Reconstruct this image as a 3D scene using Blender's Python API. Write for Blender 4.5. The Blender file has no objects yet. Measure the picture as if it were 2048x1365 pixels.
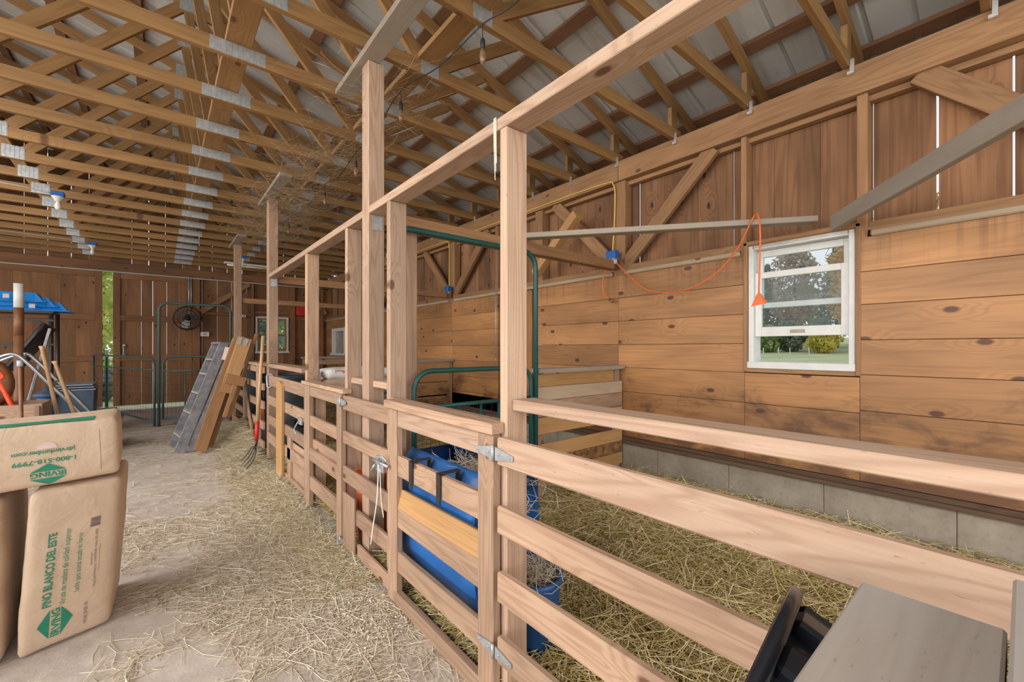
import bpy, bmesh, math, random
import numpy as np
from mathutils import Vector, Matrix, noise

random.seed(7)
RNG = np.random.default_rng(11)
S = bpy.context.scene
COL = S.collection
PI = math.pi

# ------------------------------------------------------------------ camera, sky, light, exposure
cd = bpy.data.cameras.new('camera'); cam = bpy.data.objects.new('camera', cd); COL.objects.link(cam)
YAW = math.atan2(704.0, 850.0)
cam.location = (0, 0, 1.30); cam.rotation_euler = (PI / 2, 0, -YAW)
cd.sensor_width = 36.0; cd.lens = 36.0 * 850.0 / 2048.0; cd.shift_y = 13.5 / 2048.0
cd.clip_start = 0.02; cd.clip_end = 400
S.camera = cam

w = bpy.data.worlds.new('overcast_sky'); S.world = w; w.use_nodes = True
nt = w.node_tree; nt.nodes.clear()
wo = nt.nodes.new('ShaderNodeOutputWorld'); bg = nt.nodes.new('ShaderNodeBackground')
tc = nt.nodes.new('ShaderNodeTexCoord'); sx = nt.nodes.new('ShaderNodeSeparateXYZ'); cr = nt.nodes.new('ShaderNodeValToRGB')
nz = nt.nodes.new('ShaderNodeTexNoise'); nz.inputs['Scale'].default_value = 2.2; nz.inputs['Detail'].default_value = 5
mx = nt.nodes.new('ShaderNodeMix'); mx.data_type = 'RGBA'
cr.color_ramp.elements[0].position = 0.0; cr.color_ramp.elements[0].color = (0.92, 0.95, 1.0, 1)
cr.color_ramp.elements[1].position = 0.8; cr.color_ramp.elements[1].color = (0.62, 0.74, 0.95, 1)
nt.links.new(tc.outputs['Generated'], sx.inputs[0]); nt.links.new(sx.outputs['Z'], cr.inputs[0])
nt.links.new(tc.outputs['Generated'], nz.inputs['Vector']); nt.links.new(nz.outputs['Fac'], mx.inputs['Factor'])
nt.links.new(cr.outputs[0], mx.inputs[6]); mx.inputs[7].default_value = (0.97, 0.98, 1.0, 1)
nt.links.new(mx.outputs[2], bg.inputs['Color']); bg.inputs['Strength'].default_value = 0.80
nt.links.new(bg.outputs[0], wo.inputs[0])

def area(name, loc, rot, sx_, sy_, power, col=(1, 1, 1)):
    l = bpy.data.lights.new(name, 'AREA'); l.shape = 'RECTANGLE'; l.size = sx_; l.size_y = sy_
    l.energy = power; l.color = col
    o = bpy.data.objects.new(name, l); COL.objects.link(o); o.location = loc; o.rotation_euler = rot
    return o
# added fill lamps at unseen openings: gable end, left bays, left roof; tilted downward
DN = math.radians(31)
area('added_gable_fill', (-2.25, -3.6, 1.75), (PI / 2 - DN, 0, 0), 11.2, 2.9, 300, (1.0, 0.975, 0.95))
area('added_side_bay_fill', (-8.6, 1.4, 1.8), (0, -PI / 2 + DN, 0), 2.6, 6.5, 470, (1.0, 0.975, 0.95))
area('added_roof_fill', (-4.2, 2.6, 4.42), (0, -math.radians(28), 0), 2.0, 7.0, 420, (1.0, 0.985, 0.96))  # extra overhead lamp under the left slope, added to brighten the floor
area('added_far_bay_fill', (-8.6, 8.8, 2.0), (0, -PI / 2 + DN, 0), 2.6, 3.6, 150, (1.0, 0.96, 0.92))

S.view_settings.view_transform = 'Standard'; S.view_settings.look = 'None'
S.view_settings.gamma = 1; S.view_settings.use_curve_mapping = False
S.view_settings.exposure = 0.28
S.cycles.max_bounces = 12; S.cycles.diffuse_bounces = 8

# ------------------------------------------------------------------ node helpers / materials
class NT:
    def __init__(s, name):
        s.m = bpy.data.materials.new(name); s.m.use_nodes = True
        s.t = s.m.node_tree; s.b = s.t.nodes['Principled BSDF']
    def n(s, typ, **k):
        x = s.t.nodes.new(typ)
        for a, v in k.items(): setattr(x, a, v)
        return x
    def l(s, a, b): s.t.links.new(a, b)
    def attr(s, name): return s.n('ShaderNodeAttribute', attribute_name=name)
    def math(s, op, a, b=None, c=None):
        x = s.n('ShaderNodeMath', operation=op)
        for i, v in enumerate((a, b, c)):
            if v is None: continue
            if hasattr(v, 'node'): s.l(v, x.inputs[i])
            else: x.inputs[i].default_value = v
        return x.outputs[0]
    def vmul(s, v, k):
        x = s.n('ShaderNodeVectorMath', operation='MULTIPLY'); s.l(v, x.inputs[0]); x.inputs[1].default_value = k
        return x.outputs[0]
    def vadd(s, v, u):
        x = s.n('ShaderNodeVectorMath', operation='ADD'); s.l(v, x.inputs[0])
        if hasattr(u, 'node'): s.l(u, x.inputs[1])
        else: x.inputs[1].default_value = u
        return x.outputs[0]
    def noise(s, v, scale, detail=3, rough=.55, dist=0):
        x = s.n('ShaderNodeTexNoise'); s.l(v, x.inputs['Vector']); x.inputs['Scale'].default_value = scale
        x.inputs['Detail'].default_value = detail; x.inputs['Roughness'].default_value = rough
        x.inputs['Distortion'].default_value = dist
        return x.outputs['Fac']
    def rng(s, f, a, b, c=0., d=1., clamp=True):
        x = s.n('ShaderNodeMapRange'); x.clamp = clamp; s.l(f, x.inputs[0])
        for i, v in enumerate((a, b, c, d)): x.inputs[i + 1].default_value = v
        return x.outputs[0]
    def mix(s, f, a, b, mode='MIX'):
        x = s.n('ShaderNodeMix', data_type='RGBA', blend_type=mode)
        for i, v in ((0, f), (6, a), (7, b)):
            if hasattr(v, 'node'): s.l(v, x.inputs[i])
            elif i == 0: x.inputs[0].default_value = v
            else: x.inputs[i].default_value = (*v, 1)
        return x.outputs[2]
    def bump(s, h, strength=.3, dist=.004):
        x = s.n('ShaderNodeBump'); x.inputs['Strength'].default_value = strength; x.inputs['Distance'].default_value = dist
        s.l(h, x.inputs['Height']); s.l(x.outputs[0], s.b.inputs['Normal'])
    def col(s, c):
        if hasattr(c, 'node'): s.l(c, s.b.inputs['Base Color'])
        else: s.b.inputs['Base Color'].default_value = (*c, 1)
    def rough(s, r): s.b.inputs['Roughness'].default_value = r

def wood(name, light, dark, ring=.55, knot=(.12, .05, .025), knot_amt=.5, rough=.7, ringn=16, gray=None, knot_scale=2.6, stain=None, blotch=.18, spots=0.):
    k = NT(name); gc = k.attr('gc').outputs['Vector']
    oi = k.n('ShaderNodeObjectInfo'); r = k.math('MULTIPLY', oi.outputs['Random'], 31.0)
    cx = k.n('ShaderNodeCombineXYZ'); k.l(r, cx.inputs[0]); k.l(r, cx.inputs[1])
    v = k.vadd(gc, cx.outputs[0])
    vor = k.n('ShaderNodeTexVoronoi', voronoi_dimensions='2D'); vor.inputs['Scale'].default_value = knot_scale
    k.l(k.vmul(v, (.8, 1.5, 0)), vor.inputs['Vector'])
    dst = vor.outputs['Distance']; sep = k.n('ShaderNodeSeparateColor'); k.l(vor.outputs['Color'], sep.inputs[0])
    on = k.math('GREATER_THAN', sep.outputs[0], 1 - knot_amt)
    near = k.math('MULTIPLY', k.rng(dst, .02, .30, 1, 0), on)
    n0 = k.noise(k.vmul(v, (.5, 8, 8)), 1.0, 2, .5, .3)
    f = k.math('ADD', k.math('MULTIPLY', n0, ringn), k.math('MULTIPLY', near, 3.0))
    rings = k.rng(k.math('SINE', k.math('MULTIPLY', f, 2 * PI)), -1, 1)
    rings = k.math('POWER', rings, 2.2)
    fine = k.noise(k.vmul(v, (3, 140, 140)), 1.0, 2)
    big = k.noise(k.vmul(v, (.8, 3, 3)), 1.0, 3)
    c = k.mix(k.math('MULTIPLY', rings, ring), light, dark)
    c = k.mix(k.math('MULTIPLY', k.rng(fine, .35, .7), .28), c, dark)
    bl = k.rng(big, .3, .7, 1 - blotch, 1 + blotch)
    cc = k.n('ShaderNodeCombineColor'); tone = k.math('MULTIPLY', bl, k.attr('tone').outputs['Fac'])
    for i in range(3): k.l(tone, cc.inputs[i])
    c = k.mix(1.0, c, cc.outputs[0], 'MULTIPLY')
    kd = k.math('MULTIPLY', k.rng(dst, .045, .075, 1, 0), on)
    c = k.mix(k.math('MULTIPLY', kd, .92), c, knot)
    if spots:
        fl_ = k.noise(k.vmul(v, (45, 210, 210)), 1.0, 1)
        c = k.mix(k.math('MULTIPLY', k.rng(fl_, .70, .78), spots), c, (.15, .10, .08))
    if gray is not None:
        c = k.mix(k.rng(k.noise(k.vmul(v, (1.5, 9, 9)), 1.0, 4), .38, .62, .25, .9), c, gray)
    if stain:
        g = k.n('ShaderNodeNewGeometry'); sp = k.n('ShaderNodeSeparateXYZ'); k.l(g.outputs['Position'], sp.inputs[0])
        z = sp.outputs['Z']
        pn = k.noise(k.vmul(g.outputs['Position'], (1, 1.1, 2.2)), 2.4, 5, .62, .4)
        hgt = k.rng(z, .40, stain, .26, -.24)
        s1 = k.rng(k.math('ADD', pn, hgt), .54, .70)
        c = k.mix(k.math('MULTIPLY', s1, .75), c, (.085, .035, .016))
        dr = k.noise(k.vmul(g.outputs['Position'], (1, 26, .8)), 1.0, 3)
        top = k.rng(z, 1.75, 2.02, 0, .55)
        c = k.mix(k.math('MULTIPLY', k.rng(dr, .5, .68), top), c, (.10, .045, .02))
    k.col(c); k.rough(rough)
    k.bump(k.math('ADD', k.math('MULTIPLY', fine, .6), k.math('MULTIPLY', rings, .3)), .25, .002)
    return k.m

def plain(name, c, rough=.5, metal=0., var=.12, scale=8., bump=0., coat=0.):
    k = NT(name); g = k.n('ShaderNodeTexCoord').outputs['Object']
    n = k.noise(g, scale, 4)
    d = tuple(x * (1 - var) for x in c); e = tuple(min(1, x * (1 + var)) for x in c)
    k.col(k.mix(k.rng(n, .3, .7), d, e)); k.rough(rough); k.b.inputs['Metallic'].default_value = metal
    if bump: k.bump(n, bump, .01)
    if coat: k.b.inputs['Coat Weight'].default_value = coat
    return k.m

M = {}
M['fir'] = wood('planed_fir', (.46, .322, .228), (.30, .168, .105), ring=.5, knot_amt=.30, rough=.62, ringn=17, spots=.5)
M['fir2'] = wood('worn_fir', (.41, .272, .182), (.25, .14, .085), ring=.52, knot_amt=.28, rough=.66, ringn=17, blotch=.25, spots=.35)
M['old'] = wood('weathered_gray_wood', (.36, .29, .22), (.22, .165, .12), ring=.35, knot_amt=.2, rough=.85, gray=(.30, .265, .225))
M['gray'] = wood('gray_plank_wood', (.40, .345, .29), (.22, .175, .14), ring=.3, knot_amt=.08, rough=.9, gray=(.36, .33, .30), blotch=.35, spots=.7)
M['truss'] = wood('truss_spruce', (.30, .165, .06), (.185, .09, .031), ring=.45, knot_amt=.25, rough=.72, ringn=10)
M['purlin'] = wood('dark_purlin_wood', (.20, .095, .045), (.11, .045, .02), ring=.4, knot_amt=.2, rough=.8)
M['lining'] = wood('pine_wall_boards', (.385, .19, .072), (.26, .112, .040), ring=.45, knot=(.075, .022, .012), knot_amt=.5, rough=.55, ringn=9, knot_scale=2.3, stain=1.35, blotch=.28)
M['siding'] = wood('rough_siding_boards', (.28, .14, .068), (.15, .065, .03), ring=.5, knot=(.04, .016, .01), knot_amt=.45, rough=.85, ringn=7, blotch=.4)
M['studs'] = wood('wall_framing_wood', (.33, .18, .083), (.20, .095, .042), ring=.5, knot_amt=.25, rough=.75, ringn=11)
M['farwall'] = wood('dark_pine_siding', (.25, .115, .045), (.15, .062, .024), ring=.35, knot=(.045, .016, .01), knot_amt=.4, rough=.7, ringn=8, blotch=.3)
M['trim'] = wood('pale_trim_wood', (.47, .36, .25), (.36, .26, .17), ring=.3, knot_amt=.1, rough=.8)
M['pine'] = wood('golden_pine', (.50, .29, .12), (.37, .18, .065), ring=.5, knot_amt=.2, rough=.55)
M['stained'] = wood('manure_stained_boards', (.44, .25, .10), (.30, .15, .055), ring=.3, knot_amt=.35, rough=.75, stain=1.12)
M['dark'] = wood('blackened_sill_wood', (.12, .07, .04), (.05, .028, .016), ring=.4, knot_amt=.1, rough=.85)
M['amber_board'] = wood('amber_board_wood', (.36, .185, .068), (.24, .11, .035), ring=.45, knot_amt=.2, rough=.55)
M['handle'] = wood('tool_handle_wood', (.55, .36, .19), (.42, .25, .12), ring=.3, knot_amt=0, rough=.5)
M['galv'] = plain('galvanized_steel', (.42, .44, .455), .5, .6, .2, 30)
M['tie'] = plain('bright_zinc_tie', (.75, .76, .78), .3, .85, .1, 30)
M['green'] = plain('green_powder_coat', (.012, .075, .068), .4, 0, .15, 6)
M['greend'] = plain('faded_gate_tube', (.05, .10, .095), .5, 0, .2, 6)
M['black'] = plain('black_plastic', (.010, .012, .018), .24, 0, .2, 9)
M['tank'] = plain('dull_black_rubber', (.085, .098, .12), .55, 0, .25, 5)
M['iron'] = plain('dark_iron', (.06, .055, .055), .5, .6, .2, 20)
M['blue'] = plain('blue_barrel_plastic', (.022, .115, .35), .42, 0, .3, 4)
M['sled'] = plain('bright_blue_plastic', (.01, .23, .68), .4, 0, .1, 5)
M['bluebox'] = plain('blue_box_plastic', (.01, .11, .42), .45, 0, .1, 9)
M['bin'] = plain('gray_blue_plastic', (.07, .12, .19), .5, 0, .15, 6)
M['lid'] = plain('pale_lid_plastic', (.36, .43, .52), .5, 0, .1, 6)
M['white'] = plain('white_paint', (.66, .66, .64), .5, 0, .06, 14)
M['sack'] = plain('white_woven_sack', (.78, .77, .74), .6, 0, .08, 12, .4)
M['orange'] = plain('orange_rubber', (.72, .15, .04), .5, 0, .1, 10)
M['opl'] = plain('orange_bucket_plastic', (.85, .20, .07), .45, 0, .06, 10)
M['red'] = plain('red_plastic', (.55, .025, .02), .45, 0, .12, 10)
M['redor'] = plain('red_orange_plastic', (.75, .06, .015), .45, 0, .1, 10)
M['yellow'] = plain('yellow_cable_jacket', (.75, .52, .10), .5, 0, .05, 10)
M['wire'] = plain('white_cable_jacket', (.55, .55, .55), .5, 0, .05, 10)
M['cord'] = plain('black_cord', (.02, .02, .022), .6, 0, .1, 10)
M['alu'] = plain('dull_aluminium', (.34, .34, .36), .45, .7, .2, 12)
M['steelgray'] = plain('silver_tube', (.5, .52, .54), .35, .8, .15, 12)
M['ledge'] = plain('weathered_ladder_wood', (.20, .198, .215), .7, 0, .3, 14, .3)
M['porcelain'] = plain('white_porcelain', (.7, .68, .62), .3, 0, .03, 10)
M['bulb'] = plain('frosted_bulb_glass', (.74, .72, .66), .25, 0, .03, 10)
M['print'] = plain('green_ink', (.012, .20, .115), .6, 0, .1, 30)
M['blackink'] = plain('dark_ink', (.09, .07, .07), .6, 0, .1, 30)
M['pinkink'] = plain('pink_ink', (.62, .25, .2), .6, 0, .1, 30)
M['paper'] = plain('notice_paper', (.60, .47, .42), .6, 0, .1, 30)
M['hide'] = plain('brown_leather', (.20, .085, .035), .5, 0, .3, 7)
M['trunk'] = plain('tree_bark', (.11, .09, .075), .9, 0, .3, 9)
M['stone'] = plain('field_stone', (.22, .21, .21), .9, 0, .35, 3, .5)
M['brass'] = plain('old_brass_plate', (.30, .27, .20), .5, .5, .15, 20)
M['duskglass'] = plain('dusty_glass', (.33, .30, .26), .35, 0, .25, 5)

def kraft():
    k = NT('kraft_paper'); g = k.n('ShaderNodeTexCoord').outputs['Object']
    n = k.noise(g, 5, 5, .6); wr = k.noise(g, 16, 4, .6, .6)
    c = k.mix(k.rng(n, .3, .7), (.50, .365, .255), (.57, .43, .31))
    c = k.mix(k.math('MULTIPLY', k.rng(wr, .62, .75), .25), c, (.40, .26, .15))
    k.col(c); k.rough(.6); k.bump(k.math('ADD', wr, k.math('MULTIPLY', k.noise(g, 7, 3, .5, 1.5), 1.5)), .5, .008); return k.m
M['kraft'] = kraft()

def strawmat(name, a, b, c3):
    k = NT(name); t = k.attr('tone').outputs['Fac']
    r = k.n('ShaderNodeValToRGB'); k.l(t, r.inputs[0]); e = r.color_ramp.elements
    e[0].position = 0; e[0].color = (*a, 1); e[1].position = 1; e[1].color = (*c3, 1)
    x = e.new(.5); x.color = (*b, 1)
    k.col(r.outputs[0]); k.rough(.65); return k.m
M['straw_pen'] = strawmat('pen_hay', (.28, .20, .055), (.68, .54, .22), (.95, .86, .60))
M['straw_aisle'] = strawmat('aisle_straw', (.42, .33, .22), (.74, .64, .48), (.95, .90, .78))
M['hay_green'] = strawmat('hay_heap_strands', (.42, .33, .18), (.70, .60, .40), (.92, .86, .68))
M['white_chip'] = strawmat('pale_wood_chips', (.62, .50, .36), (.80, .70, .56), (.93, .88, .78))
M['web'] = strawmat('dusty_wisps', (.16, .10, .05), (.30, .21, .125), (.46, .36, .25))

def ground_mat(name, a, b, c3, scale, thr=(.42, .62), bump=.3):
    k = NT(name); g = k.n('ShaderNodeNewGeometry').outputs['Position']
    n1 = k.noise(g, scale, 5, .62, .3); n2 = k.noise(g, scale * 9, 4, .6); n3 = k.noise(g, scale * 60, 2)
    c = k.mix(k.rng(n1, *thr), a, b)
    c = k.mix(k.math('MULTIPLY', k.rng(n2, .45, .65), .55), c, c3)
    k.col(c); k.rough(.92); k.bump(k.math('ADD', n2, k.math('MULTIPLY', n3, .4)), bump, .012); return k.m
M['concrete'] = ground_mat('dusty_concrete_floor', (.42, .365, .325), (.52, .455, .395), (.60, .53, .45), 1.3)
M['bed'] = ground_mat('trodden_bedding', (.235, .165, .052), (.36, .27, .10), (.13, .09, .03), 3.0, bump=.8)  # base kept dark to stand in for shade between the hay stems
M['field'] = ground_mat('meadow_grass', (.42, .50, .22), (.56, .58, .34), (.62, .60, .40), .5)
def blockmat():
    k = NT('concrete_foundation'); g = k.n('ShaderNodeNewGeometry').outputs['Position']
    n1 = k.noise(g, 2.6, 5, .6); n2 = k.noise(g, 26, 4, .6)
    c = k.mix(k.rng(n1, .35, .68), (.22, .18, .135), (.36, .315, .25))
    c = k.mix(k.math('MULTIPLY', k.rng(n2, .5, .7), .4), c, (.19, .16, .125))
    k.col(c); k.rough(.9); k.bump(n2, .4, .004); return k.m
M['block'] = blockmat()
def roofmat():
    k = NT('white_painted_roof_steel'); g = k.n('ShaderNodeNewGeometry').outputs['Position']
    n1 = k.noise(g, 1.6, 5, .65, .5); n2 = k.noise(k.vmul(g, (1.2, 9, 1)), 1.0, 4)
    c = k.mix(k.rng(n1, .35, .7), (.50, .50, .49), (.40, .39, .37))
    c = k.mix(k.math('MULTIPLY', k.rng(n2, .56, .72), .5), c, (.25, .20, .15))
    k.col(c); k.rough(.6); return k.m
M['roof'] = roofmat()
def osb():
    k = NT('strand_board'); g = k.n('ShaderNodeTexCoord').outputs['Object']
    v = k.n('ShaderNodeTexVoronoi'); v.inputs['Scale'].default_value = 26; k.l(g, v.inputs['Vector'])
    s = k.n('ShaderNodeSeparateColor'); k.l(v.outputs['Color'], s.inputs[0])
    k.col(k.mix(s.outputs[0], (.13, .06, .022), (.34, .18, .065))); k.rough(.7); return k.m
M['osb'] = osb()
def glass():
    k = NT('window_glass'); k.t.nodes.remove(k.b)
    out = [n for n in k.t.nodes if n.type == 'OUTPUT_MATERIAL'][0]
    tr = k.n('ShaderNodeBsdfTransparent'); gl = k.n('ShaderNodeBsdfGlossy'); gl.inputs['Roughness'].default_value = .03
    df = k.n('ShaderNodeBsdfDiffuse'); df.inputs['Color'].default_value = (.7, .72, .72, 1)
    tr.inputs['Color'].default_value = (.93, .96, .96, 1)
    m1 = k.n('ShaderNodeMixShader'); m2 = k.n('ShaderNodeMixShader'); m1.inputs[0].default_value = .05; m2.inputs[0].default_value = .0015
    k.l(tr.outputs[0], m1.inputs[1]); k.l(df.outputs[0], m1.inputs[2]); k.l(m1.outputs[0], m2.inputs[1]); k.l(gl.outputs[0], m2.inputs[2])
    k.l(m2.outputs[0], out.inputs[0]); return k.m
M['glass'] = glass()
def clear_bulb():
    k = NT('amber_clear_bulb'); k.col((.55, .36, .2)); k.rough(.08); k.b.inputs['Transmission Weight'].default_value = .75; return k.m
M['amber'] = clear_bulb()
def leafmat(name, a, b):
    k = NT(name); t = k.attr('tone').outputs['Fac']; c = k.mix(t, a, b); k.t.nodes.remove(k.b)
    out = [n for n in k.t.nodes if n.type == 'OUTPUT_MATERIAL'][0]; d = k.n('ShaderNodeBsdfDiffuse'); tl = k.n('ShaderNodeBsdfTranslucent'); m_ = k.n('ShaderNodeMixShader')
    k.l(c, d.inputs[0]); k.l(c, tl.inputs[0]); m_.inputs[0].default_value = .45; k.l(d.outputs[0], m_.inputs[1]); k.l(tl.outputs[0], m_.inputs[2]); k.l(m_.outputs[0], out.inputs[0]); return k.m
LEAF = {'conifer': leafmat('conifer_needles', (0.15, 0.22, 0.15), (0.4, 0.48, 0.36)),
        'green': leafmat('green_leaves', (0.22, 0.32, 0.12), (0.55, 0.64, 0.28)),
        'orange': leafmat('orange_leaves', (0.52, 0.34, 0.16), (0.86, 0.64, 0.32)),
        'russet': leafmat('russet_leaves', (0.42, 0.34, 0.28), (0.68, 0.56, 0.46)),
        'lime': leafmat('lime_leaves', (.45, .56, .12), (.80, .84, .34)),
        'yellow': leafmat('yellow_leaves', (0.5, 0.46, 0.1), (0.9, 0.8, 0.25))}

# ------------------------------------------------------------------ mesh builder
_CH = {}
def cham(hx, hy, hz, b):
    key = (round(hx, 5), round(hy, 5), round(hz, 5), round(b, 5))
    if key in _CH: return _CH[key]
    V = []
    for c in range(8):
        s = (1 if c & 1 else -1, 1 if c & 2 else -1, 1 if c & 4 else -1)
        V += [(s[0] * hx, s[1] * (hy - b), s[2] * (hz - b)), (s[0] * (hx - b), s[1] * hy, s[2] * (hz - b)), (s[0] * (hx - b), s[1] * (hy - b), s[2] * hz)]
    F = []
    for a in range(3):
        o = [i for i in range(3) if i != a]
        for s in (0, 1):
            q = []
            for (p, r) in ((0, 0), (1, 0), (1, 1), (0, 1)):
                q.append(((s << a) | (p << o[0]) | (r << o[1])) * 3 + a)
            F.append(q)
        for p in (0, 1):
            for r in (0, 1):
                c0 = (p << o[0]) | (r << o[1]); c1 = c0 | (1 << a)
                F.append([c0 * 3 + o[0], c1 * 3 + o[0], c1 * 3 + o[1], c0 * 3 + o[1]])
    for c in range(8): F.append([c * 3, c * 3 + 1, c * 3 + 2])
    G = []
    for f in F:
        p = [Vector(V[i]) for i in f]; nrm = (p[1] - p[0]).cross(p[2] - p[0])
        G.append(f if nrm.dot(sum(p, Vector()) / len(p)) > 0 else f[::-1])
    _CH[key] = (V, G); return V, G
BOXF = [(0, 2, 3, 1), (4, 5, 7, 6), (0, 1, 5, 4), (2, 6, 7, 3), (0, 4, 6, 2), (1, 3, 7, 5)]

class MB:
    def __init__(s): s.v = []; s.f = []; s.g = []; s.t = []; s.sm = []
    def add(s, V, F, G=None, tone=1.0, smooth=False):
        b = len(s.v); s.v += [tuple(x) for x in V]
        s.f += [tuple(b + i for i in f) for f in F]; s.sm += [smooth] * len(F)
        off = (random.uniform(0, 40), random.uniform(0, 40), random.uniform(0, 40))
        G = G or V
        s.g += [(x[0] + off[0], x[1] + off[1], x[2] + off[2]) for x in G]; s.t += [tone] * len(V)
        return s
    def ori(s, mat, hx, hy, hz, b=0., tone=None):       # box with half sizes in its own frame; grain along local x
        if tone is None: tone = random.uniform(.86, 1.12)
        b = min(b, hx * .45, hy * .45, hz * .45)
        if b > 0: V, F = cham(hx, hy, hz, b)
        else:
            V = [((1 if i & 1 else -1) * hx, (1 if i & 2 else -1) * hy, (1 if i & 4 else -1) * hz) for i in range(8)]; F = BOXF
        return s.add([mat @ Vector(x) for x in V], F, V, tone)
    def box(s, x0, x1, y0, y1, z0, z1, b=0., tone=None, grain=None):
        d = (abs(x1 - x0), abs(y1 - y0), abs(z1 - z0)); a = grain if grain is not None else max(range(3), key=lambda i: d[i])
        o = [i for i in range(3) if i != a]; o.sort(key=lambda i: -d[i])
        ax = [Vector((1 if i == k else 0 for i in range(3))) for k in (a, o[0], o[1])]
        if ax[0].cross(ax[1]).dot(ax[2]) < 0: ax[2] = -ax[2]
        m = Matrix(((ax[0][0], ax[1][0], ax[2][0], (x0 + x1) / 2), (ax[0][1], ax[1][1], ax[2][1], (y0 + y1) / 2), (ax[0][2], ax[1][2], ax[2][2], (z0 + z1) / 2), (0, 0, 0, 1)))
        return s.ori(m, d[a] / 2, d[o[0]] / 2, d[o[1]] / 2, b, tone)
    def beam(s, p, q, wd, th, up=(0, 0, 1), b=0., tone=None):   # th measured along 'up', wd across
        p = Vector(p); q = Vector(q); x = (q - p); L = x.length; x.normalize()
        z = Vector(up); z = (z - x * z.dot(x)).normalized(); y = z.cross(x); c = (p + q) / 2
        m = Matrix(((x[0], y[0], z[0], c[0]), (x[1], y[1], z[1], c[1]), (x[2], y[2], z[2], c[2]), (0, 0, 0, 1)))
        return s.ori(m, L / 2, wd / 2, th / 2, b, tone)
    def tube(s, pts, r, n=8, tone=1., cap=True):
        pts = [Vector(p) for p in pts]; V = []; G = []; F = []; L = 0
        t = (pts[1] - pts[0]).normalized(); u = t.orthogonal().normalized()
        for i, p in enumerate(pts):
            t = (pts[min(i + 1, len(pts) - 1)] - pts[max(i - 1, 0)]).normalized()
            u = (u - t * u.dot(t)); u = u.normalized() if u.length > 1e-6 else t.orthogonal().normalized()
            w_ = t.cross(u); rr = r[i] if isinstance(r, (list, tuple)) else r
            if i: L += (p - pts[i - 1]).length
            for k in range(n):
                a = 2 * PI * k / n; V.append(p + u * (rr * math.cos(a)) + w_ * (rr * math.sin(a))); G.append((L, rr * math.cos(a), rr * math.sin(a)))
        for i in range(len(pts) - 1):
            for k in range(n): F.append((i * n + k, i * n + (k + 1) % n, (i + 1) * n + (k + 1) % n, (i + 1) * n + k))
        if cap: F += [tuple(range(n))[::-1], tuple((len(pts) - 1) * n + k for k in range(n))]
        return s.add(V, F, G, tone, True)
    def lathe(s, prof, m, n=24, tone=1., sxy=(1, 1)):     # prof: (r, z) list, frame m
        V = []; F = []
        for r, z in prof:
            for k in range(n):
                a = 2 * PI * k / n; V.append(m @ Vector((r * math.cos(a) * sxy[0], r * math.sin(a) * sxy[1], z)))
        for i in range(len(prof) - 1):
            for k in range(n): F.append((i * n + k, i * n + (k + 1) % n, (i + 1) * n + (k + 1) % n, (i + 1) * n + k))
        F += [tuple(range(n))[::-1], tuple((len(prof) - 1) * n + k for k in range(n))]
        return s.add(V, F, None, tone, True)
    def prism(s, poly, m, th, tone=1.):                    # 2D polygon in frame m, extruded th along local z
        n = len(poly); V = [m @ Vector((x, y, 0)) for x, y in poly] + [m @ Vector((x, y, th)) for x, y in poly]
        F = [tuple(range(n))[::-1], tuple(range(n, 2 * n))] + [(i, (i + 1) % n, n + (i + 1) % n, n + i) for i in range(n)]
        return s.add(V, F, None, tone)
    def build(s, name, mat, parent=None, origin=None):
        a = np.array(s.v, dtype=np.float64)
        if origin is None:
            lo, hi = a.min(0), a.max(0); origin = Vector(((lo[0] + hi[0]) / 2, (lo[1] + hi[1]) / 2, lo[2] if parent is None else (lo[2] + hi[2]) / 2))
        origin = Vector(origin); a = a - np.array(origin)
        me = bpy.data.meshes.new(name); me.from_pydata(a.tolist(), [], s.f); me.validate()
        if len(me.vertices) == len(s.v):
            at = me.attributes.new('gc', 'FLOAT_VECTOR', 'POINT'); at.data.foreach_set('vector', np.array(s.g, dtype=np.float32).ravel())
            at = me.attributes.new('tone', 'FLOAT', 'POINT'); at.data.foreach_set('value', np.array(s.t, dtype=np.float32))
        if any(s.sm) and len(me.polygons) == len(s.sm): me.polygons.foreach_set('use_smooth', s.sm)
        me.materials.append(M[mat] if isinstance(mat, str) else mat)
        return link(name, me, parent, origin)

ORG = {}
def link(name, data, parent, origin):
    o = bpy.data.objects.new(name, data); COL.objects.link(o); o.location = origin
    if parent is not None:
        o.parent = parent; o.location = Vector(origin) - ORG[parent.name]
    ORG[o.name] = Vector(origin); return o
def tag(o, label, cat, group=None, kind=None):
    if label: o['label'] = label
    if cat: o['category'] = cat
    if group: o['group'] = group
    if kind: o['kind'] = kind
    return o
def thing(name, label, cat, loc, group=None):
    return tag(link(name, None, None, Vector(loc)), label, cat, group)
def struct(o): o['kind'] = 'structure'; return o
def dup(root, loc, label=None):
    r = root.copy(); COL.objects.link(r); r.location = loc; ORG[r.name] = Vector(loc)
    if label: r['label'] = label
    for ch in list(root.children):
        c = ch.copy(); COL.objects.link(c); c.parent = r; ORG[c.name] = ORG[ch.name] + (Vector(loc) - ORG[root.name])
        for g in list(ch.children):
            d = g.copy(); COL.objects.link(d); d.parent = c
    return r
def B(name, mat, parent, *boxes, b=.003):
    m = MB()
    for x in boxes: m.box(*x, b=b)
    return m.build(name, mat, parent)
def curve_pts(P, n=8):                                     # Catmull-Rom through P
    P = [Vector(p) for p in P]; P = [P[0] * 2 - P[1]] + P + [P[-1] * 2 - P[-2]]; out = []
    for i in range(1, len(P) - 2):
        for k in range(n):
            t = k / n; a, b_, c, d = P[i - 1], P[i], P[i + 1], P[i + 2]
            out.append(.5 * ((2 * b_) + (c - a) * t + (2 * a - 5 * b_ + 4 * c - d) * t * t + (3 * b_ - a - 3 * c + d) * t ** 3))
    out.append(P[-2]); return out
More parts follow.
